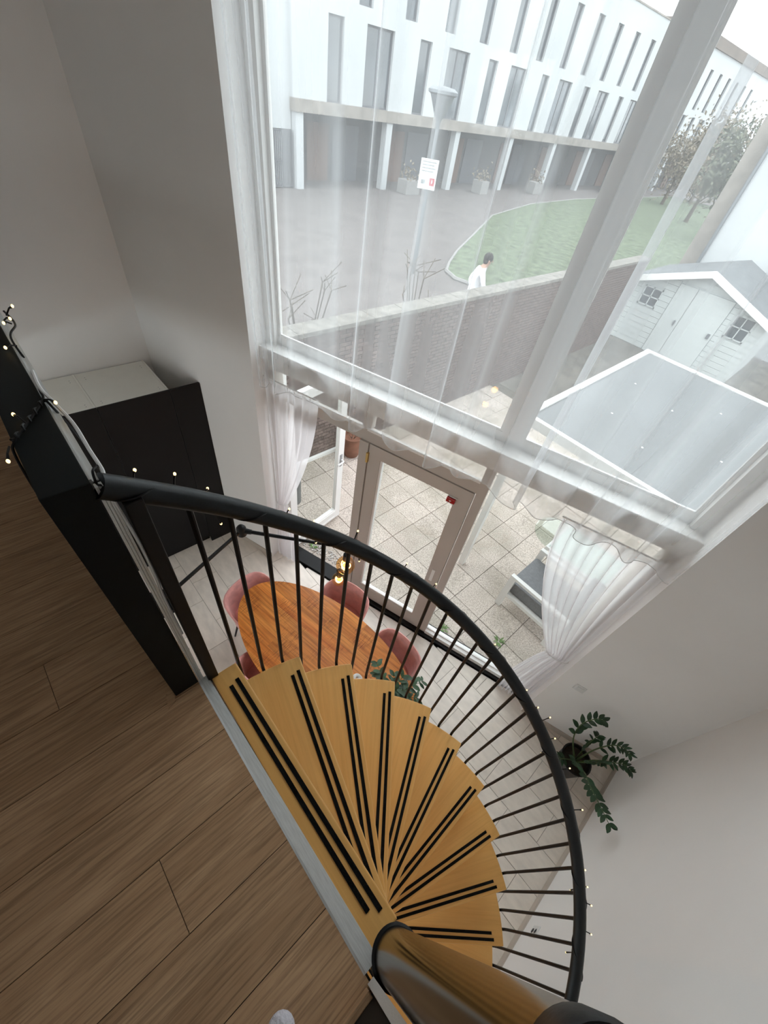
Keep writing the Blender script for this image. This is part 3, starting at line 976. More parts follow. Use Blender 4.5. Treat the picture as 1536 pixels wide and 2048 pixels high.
# ---- ZZ plant in the corner
zz = thing('zamioculcas_plant', 'dark green feathery zamioculcas plant in a black pot in the room corner', 'plant', (0.90, 2.32, 0))
Z0 = Vector(zz.location)
part('pot', MB().lathe([(0.10, 0), (0.135, 0.29), (0.14, 0.30), (0.128, 0.30), (0.12, 0.26)], 28, (0.90, 2.32, 0)), 'pot_black', zz, smooth=True)
part('soil', MB().lathe([(0.118, 0.245), (0.118, 0.262)], 20, (0.90, 2.32, 0)), 'soil', zz)
lm1 = leaf_mesh('leaf', 0.075, 0.017, 'leaf_dark')
lm2 = leaf_mesh('leaf', 0.085, 0.026, 'leaf_dark')
fronds = [
    ([(0.90, 2.31, 0.27), (0.74, 2.30, 0.55), (0.69, 2.34, 0.74), (0.73, 2.41, 0.86), (0.78, 2.43, 0.90)], lm2, 8),
    ([(0.91, 2.33, 0.27), (0.90, 2.34, 0.58), (0.94, 2.38, 0.78), (1.00, 2.39, 0.86), (1.06, 2.37, 0.88)], lm1, 9),
    ([(0.92, 2.32, 0.27), (0.97, 2.33, 0.50), (1.05, 2.36, 0.64), (1.11, 2.38, 0.70), (1.17, 2.38, 0.70)], lm1, 9),
    ([(0.91, 2.30, 0.27), (0.92, 2.10, 0.62), (0.96, 1.96, 0.78), (1.06, 1.87, 0.84), (1.17, 1.80, 0.86)], lm2, 10),
    ([(0.88, 2.30, 0.27), (0.78, 2.15, 0.42), (0.70, 2.03, 0.50)], lm1, 6),
    ([(0.90, 2.34, 0.27), (0.84, 2.34, 0.60), (0.83, 2.36, 0.80)], lm1, 7),
    ([(0.91, 2.31, 0.27), (0.95, 2.26, 0.56), (0.99, 2.24, 0.74)], lm1, 7),
    ([(0.89, 2.30, 0.27), (0.86, 2.18, 0.50), (0.86, 2.08, 0.64)], lm2, 6),
]
random.seed(3)
for pts, lmesh, nl in fronds:
    path = smoothpath(pts, 8)
    fr = part('frond', MB().tube(path, [0.0075 * (1 - 0.75 * i / len(path)) for i in range(len(path))], 6), 'stem_green', zz, smooth=True)
    n = len(path)
    for k in range(nl):
        idx = int(n * (0.36 + 0.62 * k / (nl - 1)))
        idx = min(idx, n - 2)
        p = path[idx]
        tg = (path[idx + 1] - path[idx]).normalized()
        side = tg.cross(Vector((0, 0, 1)))
        if side.length < 0.1:
            side = Vector((1, 0, 0))
        side.normalize()
        for s in (-1, 1):
            o = link('leaf', lmesh, fr)
            dr = tg * 0.75 + side * s * 1.0 + Vector((random.uniform(-.15, .15), random.uniform(-.15, .15), random.uniform(-.1, .25)))
            orient(o, p, dr, Vector((0, 0, 1)) + tg * -0.3)
            sc = 1.0 - 0.35 * k / nl
            o.scale = (sc, sc, sc)

# ---- plant on the table
tp = thing('table_plant', 'small bushy green houseplant standing on the end of the oval table', 'plant', (-0.52, 1.10, 0.76))
part('pot', MB().lathe([(0.05, 0), (0.068, 0.10), (0.07, 0.105), (0.062, 0.105), (0.06, 0.09)], 20, (-0.52, 1.10, 0.762)), 'pot_black', tp, smooth=True)
part('soil', MB().lathe([(0.059, 0.08), (0.059, 0.09)], 16, (-0.52, 1.10, 0.762)), 'soil', tp)
lm3 = leaf_mesh('leaf', 0.062, 0.019, 'leaf_table')
lm4 = leaf_mesh('leaf', 0.085, 0.020, 'leaf_table', curl=0.3)
stems = [((-0.78, 1.20, 1.00), lm3), ((-0.72, 1.15, 0.96), lm3), ((-0.62, 1.26, 0.98), lm3), ((-0.55, 1.30, 1.02), lm4), ((-0.44, 1.34, 0.98), lm4), ((-0.42, 1.42, 0.96), lm4), ((-0.36, 1.30, 0.92), lm4), ((-0.50, 1.18, 1.04), lm3), ((-0.40, 1.16, 0.95), lm4), ((-0.66, 1.10, 0.93), lm3), ((-0.58, 1.16, 1.02), lm3), ((-0.46, 1.24, 1.0), lm4)]
for tip, lmesh in stems:
    b0 = Vector((-0.52, 1.10, 0.845))
    tip = Vector(tip)
    mid = b0.lerp(tip, 0.5) + Vector((0, 0, 0.05))
    path = smoothpath([b0, mid, tip], 6)
    sm = part('stem', MB().tube(path, 0.0022, 5), 'stem_green', tp)
    n = len(path)
    for k in range(5):
        idx = min(n - 2, int(n * (0.35 + 0.16 * k)))
        tg = (path[idx + 1] - path[idx]).normalized()
        side = tg.cross(Vector((0, 0, 1))).normalized()
        for s in (-1, 1):
            o = link('leaf', lmesh, sm)
            orient(o, path[idx], tg * 0.7 + side * s + Vector((random.uniform(-.3, .3), random.uniform(-.3, .3), random.uniform(-.2, .4))), Vector((0, 0, 1)))
            sc = random.uniform(0.7, 1.05)
            o.scale = (sc, sc, sc)

# ---- white ornament on the table
wh = thing('ceramic_ornament', 'small white knotted ornament on the table beside the plant', 'ornament', (-0.80, 1.02, 0.76))
kn = []
for k in range(97):
    t_ = 2 * pi * k / 96
    kn.append((-0.80 + 0.036 * (cos(2 * t_) * (1 + 0.55 * cos(3 * t_))), 1.02 + 0.036 * (sin(2 * t_) * (1 + 0.55 * cos(3 * t_))), 0.80 + 0.022 * sin(3 * t_)))
part('knot', MB().tube(kn, 0.017, 10, cap=False), 'ceramic', wh, smooth=True)
part('foot', MB().lathe([(0.03, 0.761), (0.035, 0.775), (0.02, 0.785)], 18, (-0.80, 1.02, 0)), 'ceramic', wh, smooth=True)

# ================================================================== CURTAINS
HEM = [(1.42, 0.07), (1.442, 0.051), (1.547, -0.004), (1.59, 0.016), (1.566, 0.073), (1.567, 0.107), (1.600, 0.12), (1.700, -0.01), (1.732, 0.012), (1.755, 0.068), (1.79, 0.09), (1.855, 0.075), (1.933, 0.086), (2.003, 0.107), (2.091, 0.081), (2.18, 0.051), (2.267, 0.021), (2.33, 0.047), (2.371, 0.083), (2.434, -0.01), (2.481, -0.011), (2.502, 0.03), (2.522, 0.083), (2.58, 0.104), (2.659, 0.102), (2.707, 0.059), (2.774, 0.009), (2.84, -0.002), (2.888, 0.044), (2.938, 0.087), (2.994, 0.091), (3.053, 0.089), (3.094, -0.025), (3.134, -0.017), (3.17, 0.025), (3.201, 0.075), (3.25, 0.091), (3.298, 0.046), (3.346, 0.029), (3.412, 0.064), (3.482, 0.092), (3.545, 0.098), (3.576, 0.076), (3.63, 0.034), (3.681, 0.0), (3.75, -0.019), (3.808, -0.009), (3.768, 0.058), (3.816, 0.085), (3.878, 0.042), (3.939, 0.0), (3.995, 0.015), (4.054, 0.06), (4.091, 0.107), (4.141, 0.098), (4.19, 0.088), (4.215, 0.061), (4.21, -0.007), (4.26, -0.03), (4.313, -0.017), (4.341, 0.016), (4.387, 0.073), (4.439, 0.095), (4.486, 0.077), (4.516, 0.015), (4.541, -0.015), (4.581, 0.009), (4.602, 0.047), (4.674, 0.071), (4.729, 0.046), (4.752, 0.008), (4.784, -0.022), (4.81, -0.023)]
HEM = [(max(1.485, u), n) if u > 1.44 else (1.478, n) for u, n in HEM]
cu = thing('sheer_curtain', 'long white sheer curtain hanging in folds across the upper window', 'curtain', W(3.15, 0.05, 2.44))
fine = smoothpath([(u, n, 0) for u, n in HEM], 4)
rows = []
for j in range(13):
    t = j / 12
    z = 2.44 + (5.16 - 2.44) * t
    rows.append([])
    for p in fine:
        u = p.x + 0.006 * sin(p.x * 9 + t * 4) * t
        n = min(0.094, p.y) * 1.0 - 0.004 * t + 0.008 * sin(p.x * 23 + t * 5) * sin(pi * t)
        rows[-1].append(W(min(max(u, 1.475), 4.825), n, z))
mb = MB()
mb.grid(rows)
part('cloth', mb, 'voile', cu, smooth=True)
part('hem', MB().tube(rows[0], 0.0022, 5), 'tie_cord', cu)
part('curtain_track', MB().box(U_L + 0.005, U_R - 0.005, 0.03, 0.07, 5.17, 5.20, W), 'frame_white', cu)

def side_curtain(label, profile_top, tie, foot, ztie, nf, seed):
    """gathered drape: top edge range (u0,u1), tie point range, foot range"""
    t = thing('drape', label, 'curtain', W((foot[0] + foot[1]) / 2, 0.09, 0), group='white side drapes tied back at the garden doors')
    rnd_ = random.Random(seed)
    ph = [rnd_.uniform(0, 6.28) for _ in range(4)]
    rows = []
    levels = [(2.47, profile_top, 1.0)]
    N = 110
    zs = [2.47 - (2.47 - ztie) * k / 16 for k in range(17)] + [ztie - (ztie - 0.012) * k / 8 for k in range(1, 9)]
    for z in zs:
        if z >= ztie:
            s = (2.47 - z) / (2.47 - ztie)
            e = s ** 1.7
            u0 = profile_top[0] + (tie[0] - profile_top[0]) * (e if profile_top[0] < tie[0] - 0.05 else s)
            u1 = profile_top[1] + (tie[1] - profile_top[1]) * (e if profile_top[1] > tie[1] + 0.05 else s)
            amp = 0.030 - 0.012 * s
        else:
            s = (ztie - z) / ztie
            k_ = min(1, s * 1.6) ** 0.7
            u0 = tie[0] + (foot[0] - tie[0]) * k_
            u1 = tie[1] + (foot[1] - tie[1]) * k_
            amp = 0.018 + 0.020 * k_
        r = []
        for q in range(N + 1):
            a = q / N
            f = sin(a * nf * 2 * pi + ph[0]) + 0.45 * sin(a * nf * 3.7 + ph[1] + z * 0.4) + 0.25 * sin(a * nf * 11.3 + ph[2])
            r.append(W(u0 + (u1 - u0) * a + 0.012 * sin(a * nf * 2 * pi + 1.3), 0.098 + amp * f * 0.6, z))
        rows.append(r)
    mb = MB()
    mb.grid(rows)
    part('cloth', mb, 'voile_dense', t, smooth=True)
    part('tie_cord', MB().tube([W(tie[0] - 0.01 + (tie[1] - tie[0] + 0.02) * (0.5 - 0.5 * cos(2 * pi * k / 24)), 0.098 + 0.045 * sin(2 * pi * k / 24), ztie + 0.01) for k in range(25)], 0.004, 6, cap=False), 'tie_cord', t)
    part('curtain_rod', MB().tube([W(profile_top[0], 0.098, 2.475), W(profile_top[1], 0.098, 2.475)], 0.006, 8), 'frame_white', t)
side_curtain('white drape tied back beside the open garden door', (1.49, 2.04), (1.54, 1.66), (1.49, 1.77), 1.00, 7, 4)
side_curtain('white drape tied back at the right edge of the window', (4.10, 4.82), (4.63, 4.82), (4.50, 4.82), 1.03, 9, 9)

# ================================================================== STRING LIGHTS
sg = thing('string_lights', 'dark wire string of warm LED lights twisted round handrail and parapet', 'string lights', pol(180, RR, 3.70))
path = []
for k in range(560):
    t = 183 - 143.5 * k / 559
    a = radians(t * 360 / 13.5 + 40)
    r0 = 0.0268
    radial = Vector((cos(radians(t)), sin(radians(t)), 0))
    p = Vector(pol(t, RR, rail_z(t))) + radial * (r0 * cos(a)) + Vector((0, 0, r0 * sin(a)))
    path.append(p)
part('wire', MB().tube(path, 0.0023, 5), 'black_metal', sg)
BUL = [(179.3, 3.738), (175.4, 3.699), (172.0, 3.602), (171.5, 3.509), (161.0, 3.497), (156.7, 3.397), (156.5, 3.331), (148.8, 3.365), (147.7, 3.209), (137.5, 3.162), (130.2, 3.104), (135.4, 3.086), (124.8, 2.921), (111.4, 2.811), (109.5, 2.741), (99.0, 2.646), (96.4, 2.551), (94.6, 2.637), (91.3, 2.644), (87.0, 2.555), (85.8, 2.384), (83.7, 2.392), (80.1, 2.493), (77.0, 2.296), (71.5, 2.389), (68.6, 2.197), (65.4, 2.154), (59.9, 2.141), (56.7, 2.107), (56.2, 1.991), (53.4, 2.132), (48.1, 2.022), (45.2, 1.919), (43.9, 1.803)]
bm_led = MB().ball((0, 0, 0), 0.0030, 8, 6, (1, 1, 1.4)).mesh('led', 'led_warm', smooth=True)
def led(pos, frm):
    pos, frm = Vector(pos), Vector(frm)
    d = (pos - frm).normalized()
    s = part('stalk', MB().tube([frm, frm.lerp(pos, 0.6) + Vector((0, 0, 0.004)), pos - d * 0.003], [0.0019, 0.0019, 0.0030], 5), 'black_metal', sg)
    o = link('led', bm_led, s)
    o.location = pos
for t, z in BUL:
    dz = z - rail_z(t)
    pos = Vector(pol(t, 0.952 if abs(dz) < 0.03 else 0.94, z + (0.0 if abs(dz) >= 0.03 else 0.02)))
    frm = Vector(pol(t + 0.6, RR + 0.014, rail_z(t) + (0.022 if dz > 0 else -0.022)))
    led(pos, frm)
par = [(-1.40, 0.030, PT + 0.004), (-1.30, 0.036, PT + 0.01), (-1.24, 0.014, PT + 0.006), (-1.12, 0.020, PT - 0.02), (-0.99, 0.012, PT + 0.003), (-0.946, 0.008, PT + 0.006), (-0.89, -0.025, PT + 0.005), (-0.834, -0.060, PT + 0.005), (-0.828, -0.072, PT - 0.02), (-0.80, -0.075, PT - 0.10)]
part('wire', MB().tube(smoothpath(par, 8), 0.0024, 5), 'black_metal', sg)
tw = []
ps = smoothpath([(-0.946, 0.010, PT + 0.006), (-0.89, -0.025, PT + 0.006), (-0.834, -0.062, PT + 0.006)], 20)
for k, p in enumerate(ps):
    tw.append(p + Vector((0.003 * cos(k * 0.9), 0.003 * sin(k * 0.9), 0.003 * cos(k * 0.9 + 1))))
part('wire', MB().tube(tw, 0.0024, 5), 'black_metal', sg)
part('wire', MB().tube(smoothpath([(-0.946, 0.012, PT + 0.004), (-0.86, 0.030, PT - 0.03), (-0.74, 0.034, PT - 0.02), (-0.69, 0.020, PT + 0.002), (-0.672, 0.016, 3.757), (-0.66, 0.02, 3.76)], 8), 0.0023, 5), 'black_metal', sg)
for pos, frm in (((-1.305, 0.032, PT + 0.022), (-1.33, 0.02, PT + 0.01)), ((-1.295, 0.016, PT + 0.018), (-1.31, 0.03, PT + 0.008)), ((-1.186, -0.005, PT + 0.010), (-1.20, 0.016, PT + 0.004)), ((-0.903, 0.024, PT + 0.018), (-0.945, 0.010, PT + 0.006)), ((-0.903, -0.045, PT + 0.014), (-0.875, -0.034, PT + 0.006)), ((-0.781, -0.081, PT + 0.004), (-0.825, -0.072, PT + 0.002)), ((-1.355, 0.05, PT + 0.03), (-1.37, 0.03, PT + 0.005))):
    led(pos, frm)

# white cable down the aluminium rail
wc = thing('white_cable', 'thin white cable running down beside the aluminium rail of the parapet', 'cable', (-0.67, 0.03, F + 0.45))
part('cord', MB().tube(smoothpath([(-1.10, 0.018, PT - 0.01), (-0.993, 0.014, PT + 0.006), (-0.93, 0.022, PT + 0.004), (-0.86, 0.033, PT - 0.008), (-0.78, 0.034, PT - 0.02), (-0.70, 0.034, PT - 0.012), (-0.672, 0.026, 3.745), (-0.656, 0.030, 3.66), (-0.652, 0.033, 3.58), (-0.655, 0.032, 3.46), (-0.660, 0.029, 3.38), (-0.664, 0.029, 3.18)], 8), 0.0034, 6), 'cable_white', wc, smooth=True)

# ================================================================== SMALL FITTINGS
sw = thing('light_switch', 'flat white light switch on the wall right of the drape', 'switch', W(5.01, -0.006, 0.92))
part('plate', MB().box(4.965, 5.055, -0.010, 0.0, 0.875, 0.965, W), 'plastic_white', sw, bevel=0.002)
part('rocker', MB().box(4.983, 5.037, -0.0145, -0.010, 0.893, 0.947, W), 'plastic_white', sw, bevel=0.001)
ou = thing('wall_outlet', 'small white double wall outlet low on the bright side wall', 'outlet', (XR - 0.005, 1.075, 0.28))
part('plate', MB().box(XR - 0.008, XR, 1.035, 1.115, 0.225, 0.335), 'plastic_white', ou, bevel=0.002)
for zz_ in (0.255, 0.305):
    part('socket', MB().lathe([(0.018, 0), (0.018, 0.002), (0.014, 0.002), (0.014, -0.003)], 18, (0, 0, 0), T=lambda x, y, z, zz_=zz_: (XR - 0.008 - z, 1.075 + x, zz_ + y)), 'plastic_grey', ou)
lk = thing('door_lock', 'small red plastic child lock at the top corner of the closed door', 'lock', W(3.335, 0.165, 2.10))
part('body', MB().box(3.30, 3.375, 0.155, 0.18, 2.065, 2.115, W), 'red_plastic', lk, bevel=0.005)
part('mark', MB().box(3.325, 3.345, 0.153, 0.155, 2.088, 2.094, W).box(3.332, 3.338, 0.153, 0.155, 2.078, 2.094, W), 'plastic_white', lk)
part('plate', MB().box(3.305, 3.385, 0.168, 0.18, 2.118, 2.126, W), 'aluminium', lk)
sk_ = thing('sock', 'fluffy white sock toe on the wooden floor', 'sock', (0.14, -0.21, F))
def foot(cx, cy, r, s, z):
    return MB().ball((cx, cy, z), r, 18, 12, s)
mb = MB()
mb.ball((0.150, -0.176, F + 0.028), 0.030, 18, 12, (1.0, 1.0, 0.9))
mb.ball((0.172, -0.170, F + 0.018), 0.018, 14, 10, (1.0, 1.0, 1.0))
mb.ball((0.185, -0.235, F + 0.034), 0.042, 18, 12, (1.1, 1.6, 0.78))
mb.ball((0.225, -0.31, F + 0.05), 0.046, 18, 12, (1.0, 1.3, 1.0))
part('toe', mb, 'sock_white', sk_, smooth=True)
part('cuff', MB().tube([(0.235, -0.325, F + 0.06), (0.24, -0.335, F + 0.15)], [0.043, 0.04], 16), 'sock_white', sk_, smooth=True)

# ================================================================== OUTSIDE: GROUND
G = -0.03
gnd = struct(link('street', MB().box(-60, 30, 1.0, 140, -0.6, -0.10).mesh('street', 'street_paving')))
tag(gnd, 'grey paved street in front of the white apartment block')
PX0, PX1, PY0, PY1 = -4.2, 2.8, 0.9, 8.0
pt = struct(link('patio', MB().prism(clip([(PX0, PY0), (PX1, PY0), (PX1, PY1), (PX0, PY1)], -NRM[0], -NRM[1], -(WC + 0.26)), -0.11, -0.030).mesh('patio', 'joint_dirt')))
tag(pt, 'terrace of square weathered concrete slabs behind the doors')
TS = 0.3965
slab_mesh = MB().box(0.003, TS - 0.003, 0.003, TS - 0.003, 0, 0.028).mesh('paving_slab', 'concrete_slab', bevel=0.002)
random.seed(11)
ix0 = int((PX0 + 1.04) / TS) - 1
for ix in range(ix0, 10):
    for iy in range(-8, 13):
        x, y = -1.04 + ix * TS, 3.30 + iy * TS
        if x + TS > PX1 or y + TS > PY1 or x + TS < PX0 + 0.02:
            continue
        sq = [(x, y), (x + TS, y), (x + TS, y + TS), (x, y + TS)]
        cp = clip(sq, -NRM[0], -NRM[1], -(WC + 0.27))
        cp = clip(cp, -1, 0, -PX0) if cp else cp
        ar = area(cp)
        if ar < 0.004:
            continue
        z = G + random.uniform(-0.003, 0.003)
        if ar > TS * TS * 0.999:
            link('paving_slab', slab_mesh, pt, (x, y, z))
        else:
            cx_, cy_ = sum(p[0] for p in cp) / len(cp), sum(p[1] for p in cp) / len(cp)
            cp = [(cx_ + (p[0] - cx_) * 0.975, cy_ + (p[1] - cy_) * 0.975) for p in cp]
            link('paving_slab', MB().prism(cp, 0, 0.028).mesh('paving_slab', 'concrete_slab'), pt, (0, 0, z))
yd = struct(link('yard', MB().box(-4.2, 30, 8.0, 17.0, -0.12, -0.06).mesh('yard', 'yard_ground')))
tag(yd, 'bare gravel yard between pergola and garden shed')
pb = MB()
for k in range(330):
    u, n = random.uniform(1.6, 2.5), random.uniform(0.37, 0.50)
    r = random.uniform(0.005, 0.012)
    x, y, _ = W(u, n, 0)
    pb.ball((x, y, 0.002 + r * 0.4), r, 6, 4, (1, random.uniform(.7, 1.2), 0.7))
o = link('pebbles', pb.mesh('pebbles', 'pebble', smooth=True))
tag(o, 'white pebbles scattered along the threshold of the open door', 'pebbles', kind='stuff')
def weed(label, x, y, r, n, seed):
    t = thing('weed', label, 'weed', (x, y, 0), group='weeds in the terrace joints')
    rr = random.Random(seed)
    me = leaf_mesh('leaf', r, r * 0.16, 'weed', curl=0.3)
    for k in range(n):
        o = link('leaf', me, t)
        a = rr.uniform(0, 6.28)
        orient(o, (0.01 * cos(a), 0.01 * sin(a), 0.0), (cos(a), sin(a), rr.uniform(0.3, 1.0)), (0, 0, 1))
weed('small green weed growing between slabs in front of the lounge chair', -0.30, 2.86, 0.07, 10, 1)
weed('green weed tuft in the slab joint close to the drape', -0.42, 2.72, 0.06, 9, 2)
weed('low green weed among the pebbles at the open door', *W(1.78, 0.45, 0)[:2], 0.06, 14, 5)
weed('low green weed by the foot of the fixed pane', *W(3.75, 0.36, 0)[:2], 0.06, 12, 6)

# ---- brick garden wall
BX0, BX1, BY0, BY1, BH = -4.45, -4.20, 1.45, 13.6, 2.0
gw = thing('garden_wall', 'long brown brick garden wall with a stone coping beside the terrace', 'wall', (-4.32, 7.5, -0.1))
part('core', MB().box(BX0, BX1 - 0.012, BY0, BY1, -0.1, BH), 'mortar', gw)
cy = BY0
while cy < BY1 - 0.1:
    L = min(0.62, BY1 - cy)
    part('coping_stone', MB().box(BX0 - 0.02, BX1 + 0.02, cy + 0.003, cy + L - 0.003, BH, BH + 0.06), 'coping', gw, bevel=0.005)
    cy += L
bm_full = MB().box(0, 0.014, 0.004, 0.206, 0.004, 0.054).mesh('brick', 'brick')
rest = MB()
count = 0
rowi = 0
z = -0.06
near = []
while z < BH - 0.03:
    y = BY0 - (0.105 if rowi % 2 else 0.0)
    while y < BY1:
        if y >= BY0 and y + 0.21 <= BY1:
            if 1.9 < y < 4.05 and z > -0.02:
                near.append((y, z))
            else:
                rest.box(BX1 - 0.012, BX1 + 0.002, y + 0.004, y + 0.206, z + 0.004, z + 0.054)
        y += 0.21
    z += 0.0605
    rowi += 1
random.seed(2)
for k, (y, z) in enumerate(near):
    if k < 300:
        o = link('brick', bm_full, gw)
        o.location = Vector((BX1 - 0.012 + random.uniform(-0.002, 0.002), y, z)) - Vector(gw.location)
    else:
        rest.box(BX1 - 0.012, BX1 + 0.002, y + 0.004, y + 0.206, z + 0.004, z + 0.054)
tag(part('brickwork', rest, 'brick', gw), kind='stuff')
part('plinth_edge', MB().box(BX1, BX1 + 0.05, 2.1, 3.9, -0.03, 0.05), 'frame_white', gw)

# ---- pot and bin on the terrace
tpn = thing('flower_pot', 'brown terracotta pot with dry soil by the garden wall', 'flower pot', (-3.95, 3.52, 0))
part('body', MB().lathe([(0.11, 0.0), (0.155, 0.12), (0.165, 0.24), (0.15, 0.33), (0.165, 0.36), (0.165, 0.385), (0.14, 0.385), (0.135, 0.33)], 28, (-3.95, 3.52, 0)), 'terracotta', tpn, smooth=True)
part('soil', MB().lathe([(0.138, 0.30), (0.138, 0.325)], 20, (-3.95, 3.52, 0)), 'soil', tpn)
for k in range(5):
    a = k * 1.3
    part('dry_twig', MB().tube([(-3.95 + 0.02 * cos(a), 3.52 + 0.02 * sin(a), 0.32), (-3.95 + 0.07 * cos(a), 3.52 + 0.07 * sin(a), 0.40), (-3.95 + 0.10 * cos(a + .4), 3.52 + 0.10 * sin(a + .4), 0.41)], 0.004, 5), 'bark', tpn)
bn = thing('cylinder_bin', 'grey cylindrical bin standing behind the open door glass', 'bin', (-3.56, 2.16, 0))
part('body', MB().lathe([(0.10, 0), (0.105, 0.60)], 24, (-3.56, 2.16, 0)), 'bin_grey', bn, smooth=True)
part('lid', MB().lathe([(0.112, 0.60), (0.112, 0.63), (0.08, 0.67), (0.001, 0.68)], 24, (-3.56, 2.16, 0)), 'plastic_grey', bn, smooth=True)

# ---- pergola
pg = thing('pergola', 'white terrace pergola with a flat pale grey sheet roof', 'pergola', (0.6, 4.75, 0))
RX0, RX1, RY0, RY1, RZ = -1.39, 2.7, 3.32, 6.22, 2.36
for (x, y) in ((RX0 + 0.02, RY0 + 0.02), (RX0 + 0.02, RY1 - 0.09), (RX1 - 0.09, RY0 + 0.02), (RX1 - 0.09, RY1 - 0.09)):
    part('post', MB().box(x, x + 0.07, y, y + 0.07, -0.02, RZ - 0.06), 'frame_white', pg, bevel=0.004)
part('beam', MB().box(RX0, RX1, RY0, RY0 + 0.05, RZ - 0.07, RZ + 0.02), 'frame_white', pg)
part('beam', MB().box(RX0, RX1, RY1 - 0.05, RY1, RZ - 0.07, RZ + 0.02), 'frame_white', pg)
part('beam', MB().box(RX0, RX0 + 0.06, RY0 + 0.05, RY1 - 0.05, RZ - 0.07, RZ + 0.02), 'frame_white', pg)
part('beam', MB().box(RX1 - 0.06, RX1, RY0 + 0.05, RY1 - 0.05, RZ - 0.07, RZ + 0.02), 'frame_white', pg)
nsh = 4
for k in range(nsh):
    a = RX0 + 0.065 + (RX1 - RX0 - 0.13) * k / nsh
    b = RX0 + 0.065 + (RX1 - RX0 - 0.13) * (k + 1) / nsh
    part('roof_sheet', MB().box(a, b - 0.0015, RY0 + 0.055, RY1 - 0.055, RZ - 0.012, RZ), 'roof_sheet', pg)
for (x, y) in ((-0.9, 4.2), (-0.55, 4.9), (-0.2, 5.4), (-1.05, 5.1), (0.1, 4.4), (-0.45, 3.9)):
    part('dropping', MB().lathe([(0.012, RZ), (0.008, RZ + 0.002)], 8, (x, y, 0)), 'plastic_white', pg)

# ---- garden furniture
lc = thing('lounge_chair', 'white framed outdoor lounge chair with grey cushions under the pergola', 'chair', (-0.25, 3.60, 0))
for yy in (3.255, 3.895):
    mb = MB()
    mb.box(-0.67, -0.595, yy, yy + 0.05, -0.002, 0.56).box(0.03, 0.105, yy, yy + 0.05, -0.002, 0.56).box(-0.67, 0.105, yy, yy + 0.05, 0.56, 0.60).box(-0.595, 0.03, yy, yy + 0.05, 0.24, 0.29)
    part('side_frame', mb, 'frame_white', lc)
part('seat_frame', MB().box(-0.66, 0.09, 3.305, 3.895, 0.24, 0.28), 'frame_white', lc)
part('seat_cushion', MB().box(-0.66, 0.0, 3.31, 3.89, 0.28, 0.46), 'cushion_grey', lc, bevel=0.03, smooth=True)
part('back_cushion', MB().box(-0.02, 0.14, 3.31, 3.89, 0.30, 0.80), 'cushion_grey', lc, bevel=0.03, smooth=True)
gt = thing('garden_table', 'white framed garden table with mint glass top and round clear glass end', 'table', (-0.33, 4.25, 0))
part('top', MB().box(-0.64, 0.12, 4.03, 4.60, 0.585, 0.60), 'mint_glass', gt)
part('round_end', MB().prism([(-0.665 + 0.31 * cos(radians(90 + 7.5 * k)), 4.315 + 0.31 * sin(radians(90 + 7.5 * k))) for k in range(25)], 0.588, 0.598), 'table_glass', gt)
part('frame', MB().box(-0.665, 0.145, 4.00, 4.03, 0.565, 0.605).box(-0.665, 0.145, 4.60, 4.63, 0.565, 0.605).box(-0.665, -0.64, 4.03, 4.60, 0.565, 0.605).box(0.12, 0.145, 4.03, 4.60, 0.565, 0.605), 'frame_white', gt)
for (x, y) in ((-0.665, 4.0), (0.105, 4.0), (-0.665, 4.59), (0.105, 4.59)):
    part('leg', MB().box(x, x + 0.04, y, y + 0.04, -0.002, 0.565), 'frame_white', gt)

# ================================================================== OUTSIDE: SHED, HOUSE
sh = thing('garden_shed', 'white wooden garden shed with gabled dark roof and double door', 'shed', (-2.64, 15.3, -0.06))
SX0, SX1, SY0, SY1, AX, AZ, EZ = -4.32, -0.95, 13.9, 16.7, -2.63, 2.16, 1.56
def shed_top(x):
    return EZ + (AZ - EZ) * (1 - abs(x - AX) / (AX - SX0 if x < AX else SX1 - AX))
# front boards, around door and windows
def inside(x, z, r):
    return r[0] < x < r[1] and r[2] < z < r[3]
openings = [(-3.27, -1.87, -0.05, 1.74), (-4.05, -3.55, 0.98, 1.44), (-1.70, -1.22, 0.98, 1.56)]
bd = 0.14
z = -0.05
while z < AZ:
    zc = z + bd / 2
    # x-range of this board under the roof
    if zc < EZ:
        xa, xb = SX0, SX1
    else:
        s = (zc - EZ) / (AZ - EZ)
        xa, xb = SX0 + (AX - SX0) * s, SX1 + (AX - SX1) * s
    segs = [(xa, xb)]
    for r in openings:
        if r[2] < zc < r[3]:
            ns_ = []
            for a, b in segs:
                if r[0] > a and r[1] < b:
                    ns_ += [(a, r[0]), (r[1], b)]
                elif r[1] <= a or r[0] >= b:
                    ns_.append((a, b))
                else:
                    if r[0] > a: ns_.append((a, r[0]))
                    if r[1] < b: ns_.append((r[1], b))
            segs = ns_
    for a, b in segs:
        if b - a > 0.04:
            part('board', MB().box(a, b, SY0 - 0.004, SY0 + 0.03, z + 0.006, min(z + bd, AZ)), 'shed_white', sh)
    z += bd
part('body', MB().add([(SX0 + .02, SY0 + 0.03, -0.06), (SX1 - .02, SY0 + 0.03, -0.06), (SX1 - .02, SY0 + 0.03, EZ), (AX, SY0 + 0.03, AZ - 0.02), (SX0 + .02, SY0 + 0.03, EZ),
                       (SX0 + .02, SY1, -0.06), (SX1 - .02, SY1, -0.06), (SX1 - .02, SY1, EZ), (AX, SY1, AZ - 0.02), (SX0 + .02, SY1, EZ)],
                      [(0, 1, 2, 3, 4), (9, 8, 7, 6, 5), (0, 5, 6, 1), (1, 6, 7, 2), (2, 7, 8, 3), (3, 8, 9, 4), (4, 9, 5, 0)]), 'shed_white', sh)
